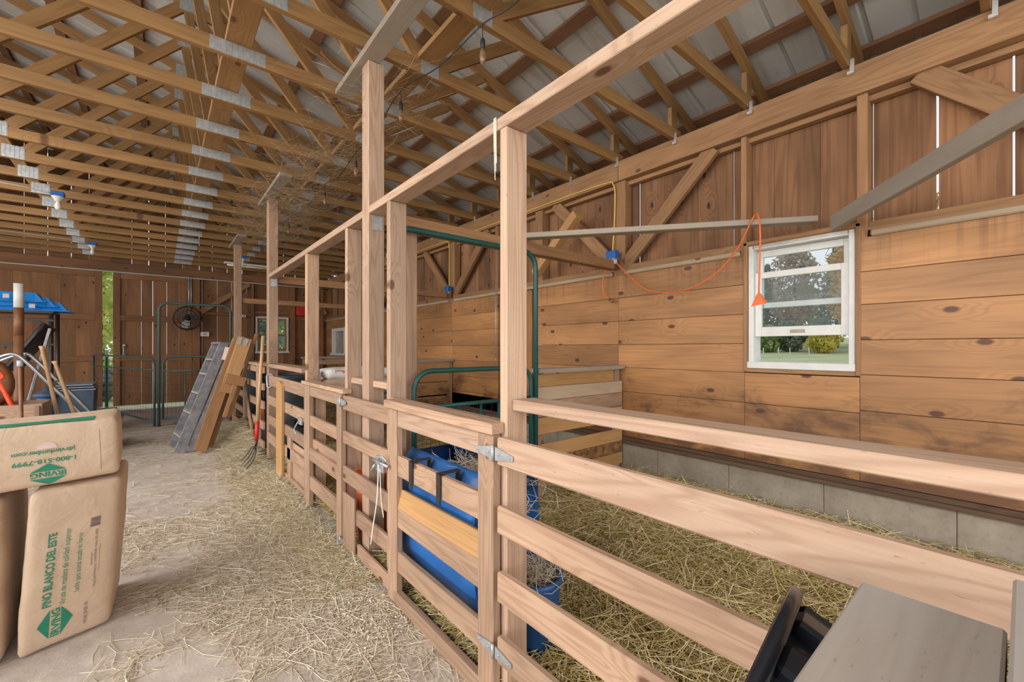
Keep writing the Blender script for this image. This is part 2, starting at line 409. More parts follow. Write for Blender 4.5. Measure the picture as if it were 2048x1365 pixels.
def frame(o, x, z):                                        # matrix with local x, z axes given
    x = Vector(x).normalized(); z = Vector(z); z = (z - x * z.dot(x)).normalized(); y = z.cross(x)
    return Matrix(((x[0], y[0], z[0], o[0]), (x[1], y[1], z[1], o[1]), (x[2], y[2], z[2], o[2]), (0, 0, 0, 1)))
def T(x, y, z): return Matrix.Translation((x, y, z))

# ------------------------------------------------------------------ the setting: ground, floor, walls, roof
XR, YF, XL, RIDGE = 3.45, 12.0, -8.05, -2.3
GAP_T, TH = .03, .3333
def roof_z(x, extra=0.): return 3.37 + TH * (XR - abs(x - RIDGE) - RIDGE) + extra   # underside of the top chords

m = MB()
def meadow_z(x): return -.14 + max(0, min(x, 60) - 5) * .047
xs = [-60, 0, 4, 5, 8, 14, 22, 30, 40, 60, 140]
m.add([(x, y, meadow_z(x)) for x in xs for y in (-60, 140)], [(2 * i, 2 * i + 2, 2 * i + 3, 2 * i + 1) for i in range(len(xs) - 1)]); struct(m.build('meadow', 'field'))
struct(MB().box(XL, 3.60, -3.5, 12.15, -.10, 0).build('floor', 'concrete'))
struct(MB().box(-1.12, -.66, 11.05, 11.62, 0, .115, b=.01).build('door_step', 'concrete'))

# right side wall: concrete base, sill, horizontal pine lining, framing and vertical siding above
wr = link('wall_right', None, None, (3.5, 4, 0)); struct(wr)
WY0, WY1, WZ0, WZ1 = .70, 1.347, 1.15, 2.072
m = MB(); y = -3.5
while y < 12: m.box(3.46, 3.66, y, min(y + .6245, 12) - .002, -.1, .385, b=.004, tone=random.uniform(.93, 1.07)); y += .6245
m.build('foundation', 'block', wr)
m = MB(); m.box(3.425, 3.64, -3.5, 12, .385, .412, b=.003); m.box(3.435, 3.60, -3.5, 12, .413, .445, b=.003); m.build('sill_plate', 'dark', wr)
m = MB(); rows = [.447, .655, .88, 1.11, 1.332, 1.558, 1.785, 2.005]
segs = [(-3.5, -.45), (-.45, .675), (.675, 1.372), (1.372, 2.535), (2.535, 3.72), (4.45, 5.6), (5.6, 8.5), (8.5, 10.45), (11.44, 12.0)]
for (a, b_) in segs:
    win = abs(a - .675) < .01
    for i in range(7):
        z0, z1 = rows[i], rows[i + 1]; o = .018 if b_ < .7 and 0 < i < 6 else 0
        if win and z0 >= 1.10: continue
        m.box(XR, XR + .022, a + .001, b_ - .001, z0 + o + (0.0015), z1 + (.018 if b_ < .7 and 0 < i + 1 < 6 else 0) - .0015, b=.0015)
m.box(XR, XR + .022, 4.45, 12, .447, .62); m.box(XR, XR + .022, 10.45, 11.44, .62, 1.16); m.box(XR, XR + .022, 10.45, 11.44, 1.79, 2.0)
m.build('board_lining', 'lining', wr)
m = MB()
for (a, b_) in ((-3.5, .62), (1.40, 2.455), (2.60, 5.53), (5.70, 8.48), (8.62, 12)): m.box(3.425, 3.462, a, b_, 2.003, 2.042, b=.012)
m.build('trim_strip', 'trim', wr)
m = MB()
for (a, b_) in ((-3.5, .637), (.692, 1.36), (1.401, 2.459), (2.594, 5.545), (5.70, 12)): m.box(3.455, 3.55, a, b_, 2.045, 2.10, b=.003)
m.build('girt', 'studs', wr)
for (a, b_) in ((-3.5, 2.52), (2.525, 7.0), (7.005, 12.1)): B('top_plate', 'studs', wr, (3.425, 3.55, a, b_, 2.92, 3.11))
B('under_plate', 'studs', wr, (3.50, 3.56, -3.5, 12.1, 2.88, 2.918))
for (a, b_) in ((-.56, -.43), (.637, .692), (1.361, 1.401), (2.459, 2.594), (3.61, 3.73), (4.46, 4.52), (5.545, 5.70), (7.0, 7.05), (8.48, 8.62), (10.0, 10.05), (11.4, 11.45)):
    B('stud', 'studs', wr, (3.452, 3.56, a, b_, 2.0, 2.92))
for (y0, y1) in ((2.47, 1.62), (2.58, 3.42), (5.55, 4.70), (5.68, 6.52), (8.48, 7.62), (8.62, 9.45), (-.42, .40), (-.56, -1.4)):
    m = MB(); m.beam((3.475, y0, 2.10), (3.475, y1, 2.93), .038 + .008, .12, up=(0, -(2.93 - 2.10), (y1 - y0)), b=.003); m.build('diagonal_brace', 'studs', wr)
m = MB(); y = -3.5; gaps = {.334: .012, .039: .009, 2.381: .014, 1.505: .008, .918: .003, .631: .005}
cuts = [-3.5, -3.2, -2.9, -2.6, -2.3, -2.0, -1.7, -1.4, -1.1, -.82, -.53, -.25, .039, .334, .631, .918, 1.21, 1.505, 1.80, 2.09, 2.381]
while cuts[-1] < 11.7: cuts.append(cuts[-1] + random.uniform(.24, .31))
cuts.append(12.05)
for i in range(len(cuts) - 1):
    a, b_ = cuts[i], cuts[i + 1]; g0 = gaps.get(a, .0015); g1 = gaps.get(b_, .0015)
    zlo = 2.0
    m.box(3.575 + random.uniform(0, .004), 3.590, a + g0 / 2, b_ - g1 / 2, zlo, 3.12, tone=random.uniform(.72, 1.2), grain=2)
m.build('siding', 'siding', wr)
B('soffit', 'siding', wr, (3.592, 3.92, -3.5, 12.1, 3.05, 3.065)); B('fascia', 'siding', wr, (3.90, 3.925, -3.5, 12.1, 3.066, 3.34))
m = MB()
for (a, b_) in ((-3.5, .70), (1.347, 3.77), (4.45, 10.45), (11.44, 12.05)): m.box(3.60, 3.62, a, b_, -.1, 2.01, tone=1, grain=2)
m.box(3.60, 3.62, .70, 1.347, -.1, 1.15); m.box(3.60, 3.62, 10.45, 11.44, -.1, 1.16); m.box(3.60, 3.62, 10.45, 11.44, 1.79, 2.01); m.box(3.60, 3.62, 3.77, 4.45, -.1, 1.18)
m.build('outer_siding', 'siding', wr)

# stall exit door on the right wall, standing a finger's width open
d3 = struct(B('door_3', 'lining', None, (3.455, 3.50, 3.80, 4.43, .46, 2.0)))
m = MB(); m.tube([(3.40, 4.44, 2.19), (3.40, 4.44, 1.15)], .006); m.lathe([(.012, -.012), (.014, 0), (.010, .012)], T(3.40, 4.44, 1.145), 10); m.build('bolt_rod', 'galv', d3)

# window on the right wall, lower sash raised
w1 = struct(B('window_1', 'white', None, (3.455, 3.60, WY0, WY0 + .035, WZ0, WZ1), (3.455, 3.60, WY1 - .035, WY1, WZ0, WZ1), (3.455, 3.60, WY0 + .035, WY1 - .035, WZ1 - .035, WZ1), (3.44, 3.61, WY0 - .005, WY1 + .005, WZ0 - .005, WZ0 + .045), b=.004))
ya, yb = WY0 + .036, WY1 - .036
ls = B('lower_sash', 'white', w1, (3.485, 3.515, ya, ya + .045, 1.385, 1.865), (3.485, 3.515, yb - .045, yb, 1.385, 1.865), (3.485, 3.515, ya + .045, yb - .045, 1.385, 1.455), (3.485, 3.515, ya + .045, yb - .045, 1.82, 1.865))
us = B('upper_sash', 'white', w1, (3.53, 3.56, ya, ya + .04, 1.60, 2.035), (3.53, 3.56, yb - .04, yb, 1.60, 2.035), (3.53, 3.56, ya + .04, yb - .04, 1.60, 1.64), (3.53, 3.56, ya + .04, yb - .04, 1.985, 2.035))
B('lower_pane', 'glass', ls, (3.498, 3.502, ya + .04, yb - .04, 1.45, 1.825), b=0)
B('upper_pane', 'glass', us, (3.543, 3.547, ya + .035, yb - .035, 1.635, 1.99), b=0)
m = MB(); m.tube([(3.541, .86, 1.99), (3.541, .86, 1.985), (3.541, .88, 1.94), (3.541, .80, 1.91)], .002, 5); m.tube([(3.541, .755, 2.0), (3.541, .80, 1.975), (3.541, .87, 1.935), (3.541, .885, 1.925), (3.541, .83, 1.89), (3.541, .775, 1.875)], .0018, 5); m.build('glass_crack', 'hide', us)
B('sash_lift', 'brass', ls, (3.478, 3.487, .985, 1.075, 1.408, 1.43))
B('sash_lock', 'iron', ls, (3.474, 3.487, .98, 1.02, 1.866, 1.876))
m = MB()
m.box(3.438, 3.47, WY0 - .03, WY0 - .003, 1.12, 2.10, b=.004); m.box(3.438, 3.47, WY1 + .003, WY1 + .03, 1.12, 2.10, b=.004); m.box(3.438, 3.47, WY0 - .03, WY1 + .03, WZ1 + .003, WZ1 + .034, b=.004); m.box(3.445, 3.47, WY0 - .03, WY1 + .03, 1.115, 1.143, b=.004)
m.build('window_casing', 'studs', w1)

# small dusty window far down the right wall
w3 = struct(B('window_3', 'white', None, (3.42, 3.60, 10.45, 10.53, 1.16, 1.79), (3.42, 3.60, 11.36, 11.44, 1.16, 1.79), (3.42, 3.60, 10.53, 11.36, 1.71, 1.79), (3.38, 3.60, 10.40, 11.46, 1.11, 1.165), b=.004))
B('pane', 'duskglass', w3, (3.50, 3.51, 10.52, 11.37, 1.165, 1.715), b=0)

# far gable wall
wf = link('wall_far', None, None, (-2, 12.05, 0)); struct(wf)
m = MB(); x = -.78
slits = {}
def gable_boards(x0, x1, z0f, z1f, gapp):
    x = x0
    while x < x1 - .02:
        wd = min(random.uniform(.24, .33), x1 - x); g = gapp if random.random() < .55 else .002
        m.box(x + g / 2, x + wd - g / 2, YF + .06 + random.uniform(0, .006), YF + .078, z0f, z1f(x + wd / 2), tone=random.uniform(.75, 1.2), grain=2); x += wd
gable_boards(.50, 1.80, -.1, lambda x: 2.93, .004)
gable_boards(1.80, 2.53, -.1, lambda x: 1.19, .004); gable_boards(1.80, 2.53, 2.08, lambda x: 2.93, .004); gable_boards(2.53, 3.6, -.1, lambda x: 2.93, .004)
gable_boards(XL, -5.2, -.1, lambda x: 2.93, .004)
gable_boards(XL, 3.6, 2.93, lambda x: min(roof_z(x, .12), 6), .013)
m.build('siding', 'farwall', wf)
B('door_header', 'farwall', wf, (XL, 3.45, YF - .06, YF + .06, 2.87, 3.06), b=.004)
for (a, b_) in ((.56, .70), (1.71, 1.76), (2.56, 2.67), (3.30, 3.36)): B('stud', 'farwall', wf, (a, b_, YF - .05, YF + .06, 0, 2.87))
B('girt', 'farwall', wf, (.70, 1.71, YF - .01, YF + .06, 1.05, 1.10), (2.67, 3.45, YF - .01, YF + .06, 1.02, 1.07), (.70, 1.71, YF - .01, YF + .06, 2.06, 2.12), (1.76, 2.56, YF - .01, YF + .06, 2.14, 2.20), (2.67, 3.45, YF - .01, YF + .06, 2.02, 2.08))
m = MB(); m.beam((.72, YF - .02, 2.12), (1.66, YF - .02, 2.84), .05, .11, up=(-.72, 0, .94), b=.003); m.build('diagonal_brace', 'studs', wf)
m = MB(); m.beam((3.0, YF - .02, 2.84), (3.42, YF - .02, 2.2), .05, .11, up=(.64, 0, .42), b=.003); m.build('diagonal_brace', 'studs', wf)

def sliding_door(name, x0, x1, gapp, lit):
    d = link(name, None, None, ((x0 + x1) / 2, YF, 0)); struct(d)
    mm = MB(); x = x0
    while x < x1 - .02:
        wd = min(random.uniform(.17, .24), x1 - x); g = gapp if random.random() < lit else .001
        mm.box(x + g / 2, x + wd - g / 2, YF + .01, YF + .026, .09, 2.86, tone=random.uniform(.78, 1.18), grain=2); x += wd
    mm.build('door_boards', 'farwall', d)
    B('door_stile', 'farwall', d, (x0, x0 + .11, YF - .025, YF + .009, .09, 2.86)); B('door_stile', 'farwall', d, (x1 - .11, x1, YF - .025, YF + .009, .09, 2.86))
    for z in (1.02, 1.86, 2.74): B('door_rail', 'farwall', d, (x0 + .112, x1 - .112, YF - .02, YF + .009, z, z + .12))
    return d
sliding_door('door_1', -3.1, -.905, .003, .3)
d2 = sliding_door('door_2', -.745, .555, .007, .65)
m = MB(); m.tube(curve_pts([(-.58, YF - .045, 1.33), (-.58, YF - .08, 1.29), (-.58, YF - .08, 1.19), (-.58, YF - .045, 1.15)]), .012); m.box(-.60, -.56, YF - .045, YF - .026, 1.30, 1.37); m.box(-.60, -.56, YF - .045, YF - .026, 1.11, 1.18); m.build('door_pull', 'galv', d2)
sliding_door('door_4', -5.2, -3.1, .004, .3)

w2 = struct(B('window_2', 'white', None, (1.80, 1.84, YF + .0, YF + .09, 1.19, 2.07), (2.49, 2.53, YF, YF + .09, 1.19, 2.07), (1.84, 2.49, YF, YF + .09, 2.03, 2.07), (1.78, 2.55, YF - .02, YF + .10, 1.165, 1.21), b=.003))
B('upper_sash', 'studs', w2, (1.84, 1.89, YF + .04, YF + .06, 1.60, 2.03), (2.44, 2.49, YF + .04, YF + .06, 1.60, 2.03), (1.89, 2.44, YF + .04, YF + .06, 1.60, 1.64), (1.89, 2.44, YF + .04, YF + .06, 1.99, 2.03), (2.15, 2.18, YF + .04, YF + .06, 1.64, 1.99))
B('lower_sash', 'studs', w2, (1.84, 1.89, YF + .01, YF + .035, 1.23, 1.63), (2.44, 2.49, YF + .01, YF + .035, 1.23, 1.63), (1.89, 2.44, YF + .01, YF + .035, 1.59, 1.63), (1.89, 2.44, YF + .01, YF + .035, 1.23, 1.29), (2.15, 2.18, YF + .01, YF + .035, 1.29, 1.59))
B('pane', 'glass', w2, (1.885, 2.445, YF + .048, YF + .051, 1.635, 1.995), b=0); B('pane', 'glass', w2, (1.885, 2.445, YF + .02, YF + .023, 1.285, 1.595), b=0)

# left wall (off frame): board wall with two wide open bays, added to admit fill light
m = MB()
for (a, b_) in ((-3.5, -1.9), (4.7, 7.0), (10.6, 12.05)): m.box(XL - .05, XL, a, b_, 0, 2.95, grain=2)
m.box(XL - .05, XL, -3.5, 12.05, 3.05, 3.45, grain=1)
struct(m.build('wall_left', 'farwall'))
# roof: ribbed white steel on purlins
m = MB()
for sgn in (1, -1):
    V = []; F = []; prof = []
    y = -3.9
    while y < 12.6: prof += [(y, 0), (y + .19, 0), (y + .203, .022), (y + .217, .022)]; y += .23
    for (yy, h) in prof:
        for dx in (0, 6.25):
            xx = RIDGE + sgn * dx; zz = 3.37 + TH * (XR - RIDGE - dx) + .142 + h; V.append((xx, yy, zz))
    n = len(prof)
    for i in range(n - 1): F.append((2 * i, 2 * i + 1, 2 * i + 3, 2 * i + 2) if sgn > 0 else (2 * i, 2 * i + 2, 2 * i + 3, 2 * i + 1))
    m.add(V, F)
ceil = struct(m.build('ceiling', 'roof'))
for y0 in (-.8, 1.5, 3.8):  # unseen skylight sheets, added to go with the overhead fill lamp
    z = lambda x: 3.37 + TH * (XR - RIDGE - abs(x - RIDGE)) + .139
    m = MB(); m.add([(-5.3, y0, z(-5.3)), (-3.1, y0, z(-3.1)), (-3.1, y0 + 2.2, z(-3.1)), (-5.3, y0 + 2.2, z(-5.3))], [(0, 1, 2, 3)]); m.build('added_roof_sheet', 'lid', ceil)
sd = ceil.modifiers.new('thickness', 'SOLIDIFY'); sd.thickness = .004; sd.offset = 1
for dx in (.12, .75, 1.42, 2.12, 2.8, 3.45, 4.1, 4.77, 5.66, 6.1):
    for sgn in (1, -1):
        x = RIDGE + sgn * dx; z = 3.37 + TH * (XR - RIDGE - dx) + .119
        m = MB(); m.beam((x, -3.5, z), (x, 12.1, z), .095, .038, up=(sgn * TH, 0, 1), b=.002); m.build('purlin', 'purlin', ceil)

# ------------------------------------------------------------------ roof trusses
TY = [.135 + .605 * k for k in range(20)]
def make_truss(y):
    t = thing('roof_truss', '', 'roof truss', (RIDGE, y, 3.11), 'roof trusses')
    z0, zc = 3.11, 3.155
    def mem(name, p, q, wd=.089, dy=0., mat='truss'):
        mm = MB(); p = Vector((p[0], y + dy, p[1])); q = Vector((q[0], y + dy, q[1])); dr = (q - p)
        mm.beam(p, q, .038, wd, up=(-dr[2], 0, dr[0]), b=.002); return mm.build(name, mat, t)
    span = XR - RIDGE
    mem('bottom_chord', (RIDGE - span - .08, zc), (RIDGE - 1.28, zc)); mem('bottom_chord', (RIDGE - 1.279, zc), (RIDGE + 2.68, zc)); mem('bottom_chord', (RIDGE + 2.681, zc), (RIDGE + span + .08, zc))
    for s in (1, -1): mem('top_chord', (RIDGE + s * .01, roof_z(RIDGE) + .045), (RIDGE + s * (span + .34), roof_z(XR + .34) + .045))
    def plate(x, z, wx, wz):
        mm = MB(); n = max(2, int(wx / .03))
        for i in range(n): mm.box(x - wx / 2 + wx * i / n, x - wx / 2 + wx * (i + .82) / n, y - .0215, y - .019, z - wz / 2, z + wz / 2)
        mm.box(x - wx / 2, x + wx / 2, y - .0200, y - .0185, z - wz / 2, z + wz / 2)
        mm.build('nail_plate', 'galv', t)
    for s in (1, -1):
        X = lambda v: RIDGE + s * v
        mem('web', (X(2.46), roof_z(X(2.46)) - .005), (X(1.30), zc + .05)); mem('web', (X(1.18), zc + .05), (X(.06), roof_z(X(.06)) - .01))
        mem('web', (X(2.54), roof_z(X(2.54)) - .005), (X(3.62), zc + .05)); mem('web', (X(3.76), zc + .05), (X(4.56), roof_z(X(4.56)) - .005))
        mem('web', (X(2.50), roof_z(X(2.5)) - .01), (X(2.70), zc + .045), .07)
        mem('heel_block', (X(span - .03), zc + .046), (X(span - .03), roof_z(XR) - .002), .09)
        for (dx, z, wx, wz) in ((2.68, zc, .30, .085), (1.22, zc + .02, .15, .12), (3.69, zc + .025, .13, .13), (2.5, roof_z(X(2.5)) + .03, .12, .12)): plate(X(dx), z, wx, wz)
        mm = MB(); mm.box(X(span) - s * .045, X(span) - s * .025, y - .045, y - .021, 3.06, 3.15, b=.002); mm.box(X(span) - s * .05, X(span) - s * .027, y - .045, y - .008, 3.055, 3.075, b=.001); mm.build('truss_tie', 'tie', t)
    return t
ordn = ['nearest', 'second nearest', 'third nearest', 'fourth nearest', 'fifth nearest', 'sixth nearest', 'seventh nearest', 'eighth nearest', 'ninth nearest', 'tenth nearest', '', '', '', '', '', 'fifth from', 'fourth from', 'third from', 'second from', 'closest to']
t0 = make_truss(TY[0])
for i, y in enumerate(TY):
    if i < 10: lab = 'spruce roof truss with metal nail plates, %s to the camera' % ordn[i]
    elif i < 15: lab = 'spruce roof truss spanning mid-barn, %s of the twenty counted from the camera' % ['eleventh', 'twelfth', 'thirteenth', 'fourteenth', 'fifteenth'][i - 10]
    else: lab = 'spruce roof truss with metal nail plates, %s the far gable wall' % ordn[i]
    if i == 0: t0['label'] = lab
    else: dup(t0, (RIDGE, y, 3.11), lab)
for (x, lab) in ((.38, 'flat plank laid lengthwise over the truss chords along the wide nail plates'), (1.37, 'flat plank laid lengthwise over the truss chords above the stall header')):
    m = MB()
    for (a, b_) in ((-.4, 4.1), (4.105, 8.6), (8.605, 11.9)): m.box(x - .07, x + .07, a, b_, 3.2005, 3.236, b=.003)
    tag(m.build('lateral_brace', 'truss'), lab, 'brace')

# ------------------------------------------------------------------ stall frame along the aisle
XA, XB = .96, 1.06
sf = thing('stall_framework', 'long timber stall frame of tall posts carrying one header beam along the aisle', 'stall frame', (1.0, 3, 0))
B('header_beam', 'fir', sf, (XA, XB - .005, -1.6, 2.50, 2.103, 2.148)); B('header_beam', 'fir', sf, (XA, XB - .005, 2.612, 5.543, 2.103, 2.148))
for (a, b_, zt, mt) in ((1.19, 1.23, 2.102, 'fir'), (2.20, 2.242, 2.102, 'fir'), (2.885, 2.925, 2.102, 'fir'), (3.89, 3.95, 2.102, 'fir2'), (2.505, 2.61, 3.028, 'fir'), (5.545, 5.66, 3.028, 'fir2'), (8.40, 8.56, 3.028, 'fir2'), (-1.5, -1.4, 2.102, 'fir')):
    B('post', mt, sf, (XA, XB, a, b_, 0, zt), b=.004)
for (a, b_) in ((-1.398, 1.188),): B('top_rail', 'fir', sf, (.985, 1.09, a, b_, 1.072, 1.112), b=.003)
B('top_rail', 'fir', sf, (.985, 1.06, 2.244, 2.503, 1.062, 1.102), b=.006); B('top_rail', 'fir', sf, (.985, 1.06, 2.612, 2.883, 1.062, 1.102), b=.006); B('top_rail', 'fir2', sf, (.93, 1.08, 3.952, 5.543, 1.082, 1.122), b=.003)
for (a, b_) in ((.9, 3.0), (4.75, 5.97), (7.75, 8.85)): B('post_cap', 'old', sf, (.92, 1.035, a, b_, 3.03, 3.066), b=.003)
B('cross_beam', 'studs', sf, (1.061, 3.40, 2.51, 2.60, 2.055, 2.14)); B('cross_beam', 'studs', sf, (1.061, 3.40, 5.56, 5.65, 2.055, 2.14)); B('cross_beam', 'studs', sf, (1.061, 3.40, 8.43, 8.52, 2.055, 2.14)); B('cross_beam', 'studs', sf, (1.061, 3.40, -.52, -.43, 2.055, 2.14))
B('gate_post', 'fir2', sf, (1.20, 1.285, 2.515, 2.595, .02, 2.054)); B('corner_stud', 'fir2', sf, (1.0, 1.06, 2.243, 2.262, .02, 1.0))
for y in (2.5025, 5.5425): B('corner_bracket', 'galv', sf, (.985, 1.045, y - .0025, y + .0015, 2.01, 2.095), b=0)
m = MB()
for k in range(3): m.tube([(.956 - .002, 1.245 + k * .006, 2.15), (.955, 1.245 + k * .006, 2.05), (.953, 1.24 + k * .004, 1.98 - k * .03)], .0015, 5)
m.build('twine', 'hay_green', sf)
for (p, q, lab) in (((2.10, 2.56, 2.159), (3.39, .90, 2.159), 'weathered gray board bracing from the cross beam to the wall above the window'), ((3.40, .80, 2.117), (1.78, -.50, 2.19), 'weathered gray board slanting from the window corner toward the camera')):
    m = MB(); 
    if p[0] < 3: m.beam(p, q, .09, .038, b=.003)
    else: m.beam(p, q, .04, .10, b=.003)
    tag(m.build('corner_brace', 'old'), lab, 'board')
m = MB(); m.beam((3.30, 3.56, 2.14), (3.27, 2.90, 2.66), .10, .09, b=.004); tag(m.build('brace_offcut', 'pine'), 'short square yellow timber wedged slantwise against the wall braces', 'timber')

# fence panels and gates (front face about X=.915)
R4 = [(.895, .99), (.66, .757), (.425, .53), (.175, .275)]
def hinge(parent, y, z, L=.11, hgt=.045, x=.9125):
    m = MB(); fr = Matrix(((0, 0, -1, x), (-1, 0, 0, y), (0, 1, 0, z), (0, 0, 0, 1)))
    m.prism([(-L, -.008), (-.01, -hgt / 2), (-.01, hgt / 2), (-L, .008)], fr, .003); m.prism([(.01, -hgt / 2), (L, -.008), (L, .008), (.01, hgt / 2)], fr, .003)
    for dx in (-L * .85, -.03, .03, L * .85): m.lathe([(.006, 0), (.004, .003)], fr @ T(dx, 0, .003), 8)
    h_ = m.build('strap_hinge', 'galv', parent)
    m = MB(); m.tube([(x - .005, y, z - hgt / 2 - .004), (x - .005, y, z + hgt / 2 + .004)], .0065, 8); m.build('hinge_pin', 'galv', h_)
# near gate
g = thing('stall_gate', 'near stall gate of four long pinkish boards hung on a strap hinge', 'gate', (.93, 0, 0), None)
for (z0, z1) in ((.885, .984), (.643, .742), (.402, .509), (.186, .282)): B('rail', 'fir' if z0 > .8 else 'fir2', g, (.915, .945, -1.35, 1.191, z0, z1), b=.006)
B('stile', 'fir', g, (.946, .98, -1.33, -1.24, .15, .99)); B('brace', 'fir', g, (.946, .98, -.75, -.66, .18, .985))
hinge(g, 1.203, .926, .108, .048); hinge(g, 1.203, .225, .10, .042)
# fixed panel with the cap
p2 = thing('stall_fence', 'fixed fence panel with flat cap holding the hooked blue feeder', 'fence panel', (.93, 1.7, 0))
B('stile', 'fir2', p2, (.915, .952, 1.214, 1.308, .0, .988), b=.004); B('stile', 'fir2', p2, (.915, .952, 2.02, 2.125, .0, .988), b=.004)
B('rail', 'fir', p2, (.922, .954, 1.31, 2.018, .90, .988)); B('rail', 'fir2', p2, (.925, .95, 1.30, 2.03, .65, .753)); B('rail', 'fir2', p2, (.925, .95, 1.30, 2.03, .39, .497)); B('rail', 'fir2', p2, (.925, .95, 1.31, 2.03, .165, .268))
m = MB(); m.beam((.945, 1.30, .545), (.945, 2.03, .53), .022, .095, up=(.25, 0, 1), b=.003); m.build('feed_board', 'pine', p2)
m = MB(); m.beam((.93, 1.10, .035), (.93, 2.05, .035), .035, .07, b=.004); m.build('kick_board', 'fir2', p2)
B('cap', 'fir2', p2, (.90, .958, 1.20, 2.14, .99, 1.03), (.958, 1.0, 1.235, 2.195, .99, 1.03), b=.003)
# swinging gate with the latch
g2 = thing('stall_gate', 'narrow slatted gate with a galvanized latch and dangling string', 'gate', (.93, 2.5, 0))
for (z0, z1) in ((.895, .99), (.678, .758), (.43, .53), (.213, .305)): B('rail', 'fir2', g2, (.92, .944, 2.13, 2.845, z0, z1), b=.005)
B('patch_board', 'fir2', g2, (.905, .919, 2.60, 2.80, .03, .375), b=.004)
B('foot_board', 'fir2', g2, (.925, .945, 2.13, 2.60, .02, .10), b=.004)
hinge(g2, 2.86, .945, .10, .05); hinge(g2, 2.86, .035, .07, .05)
m = MB(); m.box(.903, .919, 2.16, 2.26, .635, .715, b=.003); m.tube([(.898, 2.27, .69), (.898, 2.08, .69)], .008); m.tube(curve_pts([(.895, 2.17, .70), (.88, 2.16, .72), (.885, 2.12, .735), (.90, 2.10, .71)], 5), .006); m.tube([(.893, 2.24, .67), (.885, 2.27, .63)], .006); m.build('latch', 'galv', g2)
m = MB(); m.tube(curve_pts([(.893, 2.19, .68), (.89, 2.20, .5), (.892, 2.26, .33), (.89, 2.29, .22)]), .003, 5); m.tube(curve_pts([(.893, 2.17, .66), (.892, 2.15, .5), (.892, 2.12, .42)]), .002, 5); m.build('latch_string', 'straw_aisle', g2)
# next fixed panel
p3 = thing('stall_fence', 'fixed fence panel with flat cap between the latch gate and the black tank', 'fence panel', (.93, 3.3, 0))
B('stile', 'fir2', p3, (.915, .952, 2.872, 2.962, 0, 1.0), b=.004); B('stile', 'fir2', p3, (.915, .952, 3.65, 3.80, 0, 1.0), b=.004)
B('rail', 'fir', p3, (.922, .952, 2.964, 3.648, .915, .998)); B('rail', 'fir2', p3, (.925, .95, 2.95, 3.66, .672, .757)); B('rail', 'fir2', p3, (.922, .945, 2.95, 3.66, .40, .50)); B('rail', 'fir2', p3, (.946, .966, 2.95, 3.66, .46, .565)); B('rail', 'fir2', p3, (.925, .95, 2.95, 3.66, .165, .27))
B('cap', 'fir2', p3, (.90, .96, 2.79, 3.83, 1.002, 1.028), (.96, 1.0, 2.93, 3.88, 1.002, 1.028), b=.003)
m = MB(); m.box(.97, 1.05, 3.665, 3.70, 0, .98); m.build('back_stud', 'fir2', p3)
# slatted gate in front of the black tank
g3 = thing('stall_gate', 'wide slatted gate with a round-topped upright in front of the black tank', 'gate', (.93, 4.6, 0))
for (z0, z1) in ((.885, .996), (.675, .775), (.46, .56), (.255, .365)): B('rail', 'fir2', g3, (.925, .947, 3.82, 5.44, z0, z1), b=.004)
m = MB(); m.box(.895, .924, 4.55, 4.79, .02, .92, b=.004)
m.prism([(.12 * math.cos(a), .055 * math.sin(a)) for a in [PI * i / 10 for i in range(11)]], Matrix(((0, 0, -1, .924), (1, 0, 0, 4.67), (0, 1, 0, .918), (0, 0, 0, 1))), .029)
m.build('upright', 'pine', g3)
B('plywood_patch', 'fir2', g3, (.948, .958, 3.9, 4.35, .08, .42)); B('batten', 'fir2', g3, (.925, .95, 4.33, 4.45, .10, .46)); B('bottom_rail', 'fir2', g3, (.925, .947, 3.85, 4.75, .02, .10))
m = MB(); m.box(.905, .924, 3.86, 3.96, .65, .71, b=.003); m.tube(curve_pts([(.90, 3.93, .67), (.885, 3.95, .63), (.885, 3.99, .60), (.89, 3.94, .57)], 5), .006); m.build('snap_hook', 'galv', g3)
m = MB(); m.tube(curve_pts([(.918, 5.36, 1.0), (.912, 5.34, .95), (.915, 5.3, .86), (.95, 5.25, .9), (.955, 5.28, 1.0), (.918, 5.36, 1.0)], 5), .012, 6); m.build('tie_strap', 'alu', g3)
# far stretch of fence
p5 = thing('stall_fence', 'far slatted fence panel behind the pitchfork, next to the leaning ladder', 'fence panel', (.93, 6.4, 0))
for (a, b_) in ((5.93, 6.08), (7.0, 7.12), (8.20, 8.34)): B('stile', 'fir2', p5, (.915, .95, a, b_, 0, 1.08))
for (z0, z1) in ((1.0, 1.075), (.80, .88), (.58, .67), (.34, .43), (.12, .20)): B('rail', 'fir2', p5, (.925, .95, 5.68, 8.38, z0, z1))
B('cap', 'fir2', p5, (.90, 1.05, 5.68, 8.38, 1.083, 1.118)); m = MB(); m.beam((.90, 6.95, .85), (.90, 6.05, .02), .02, .07, up=(0, .8, 1)); m.build('slant_brace', 'fir2', p5)

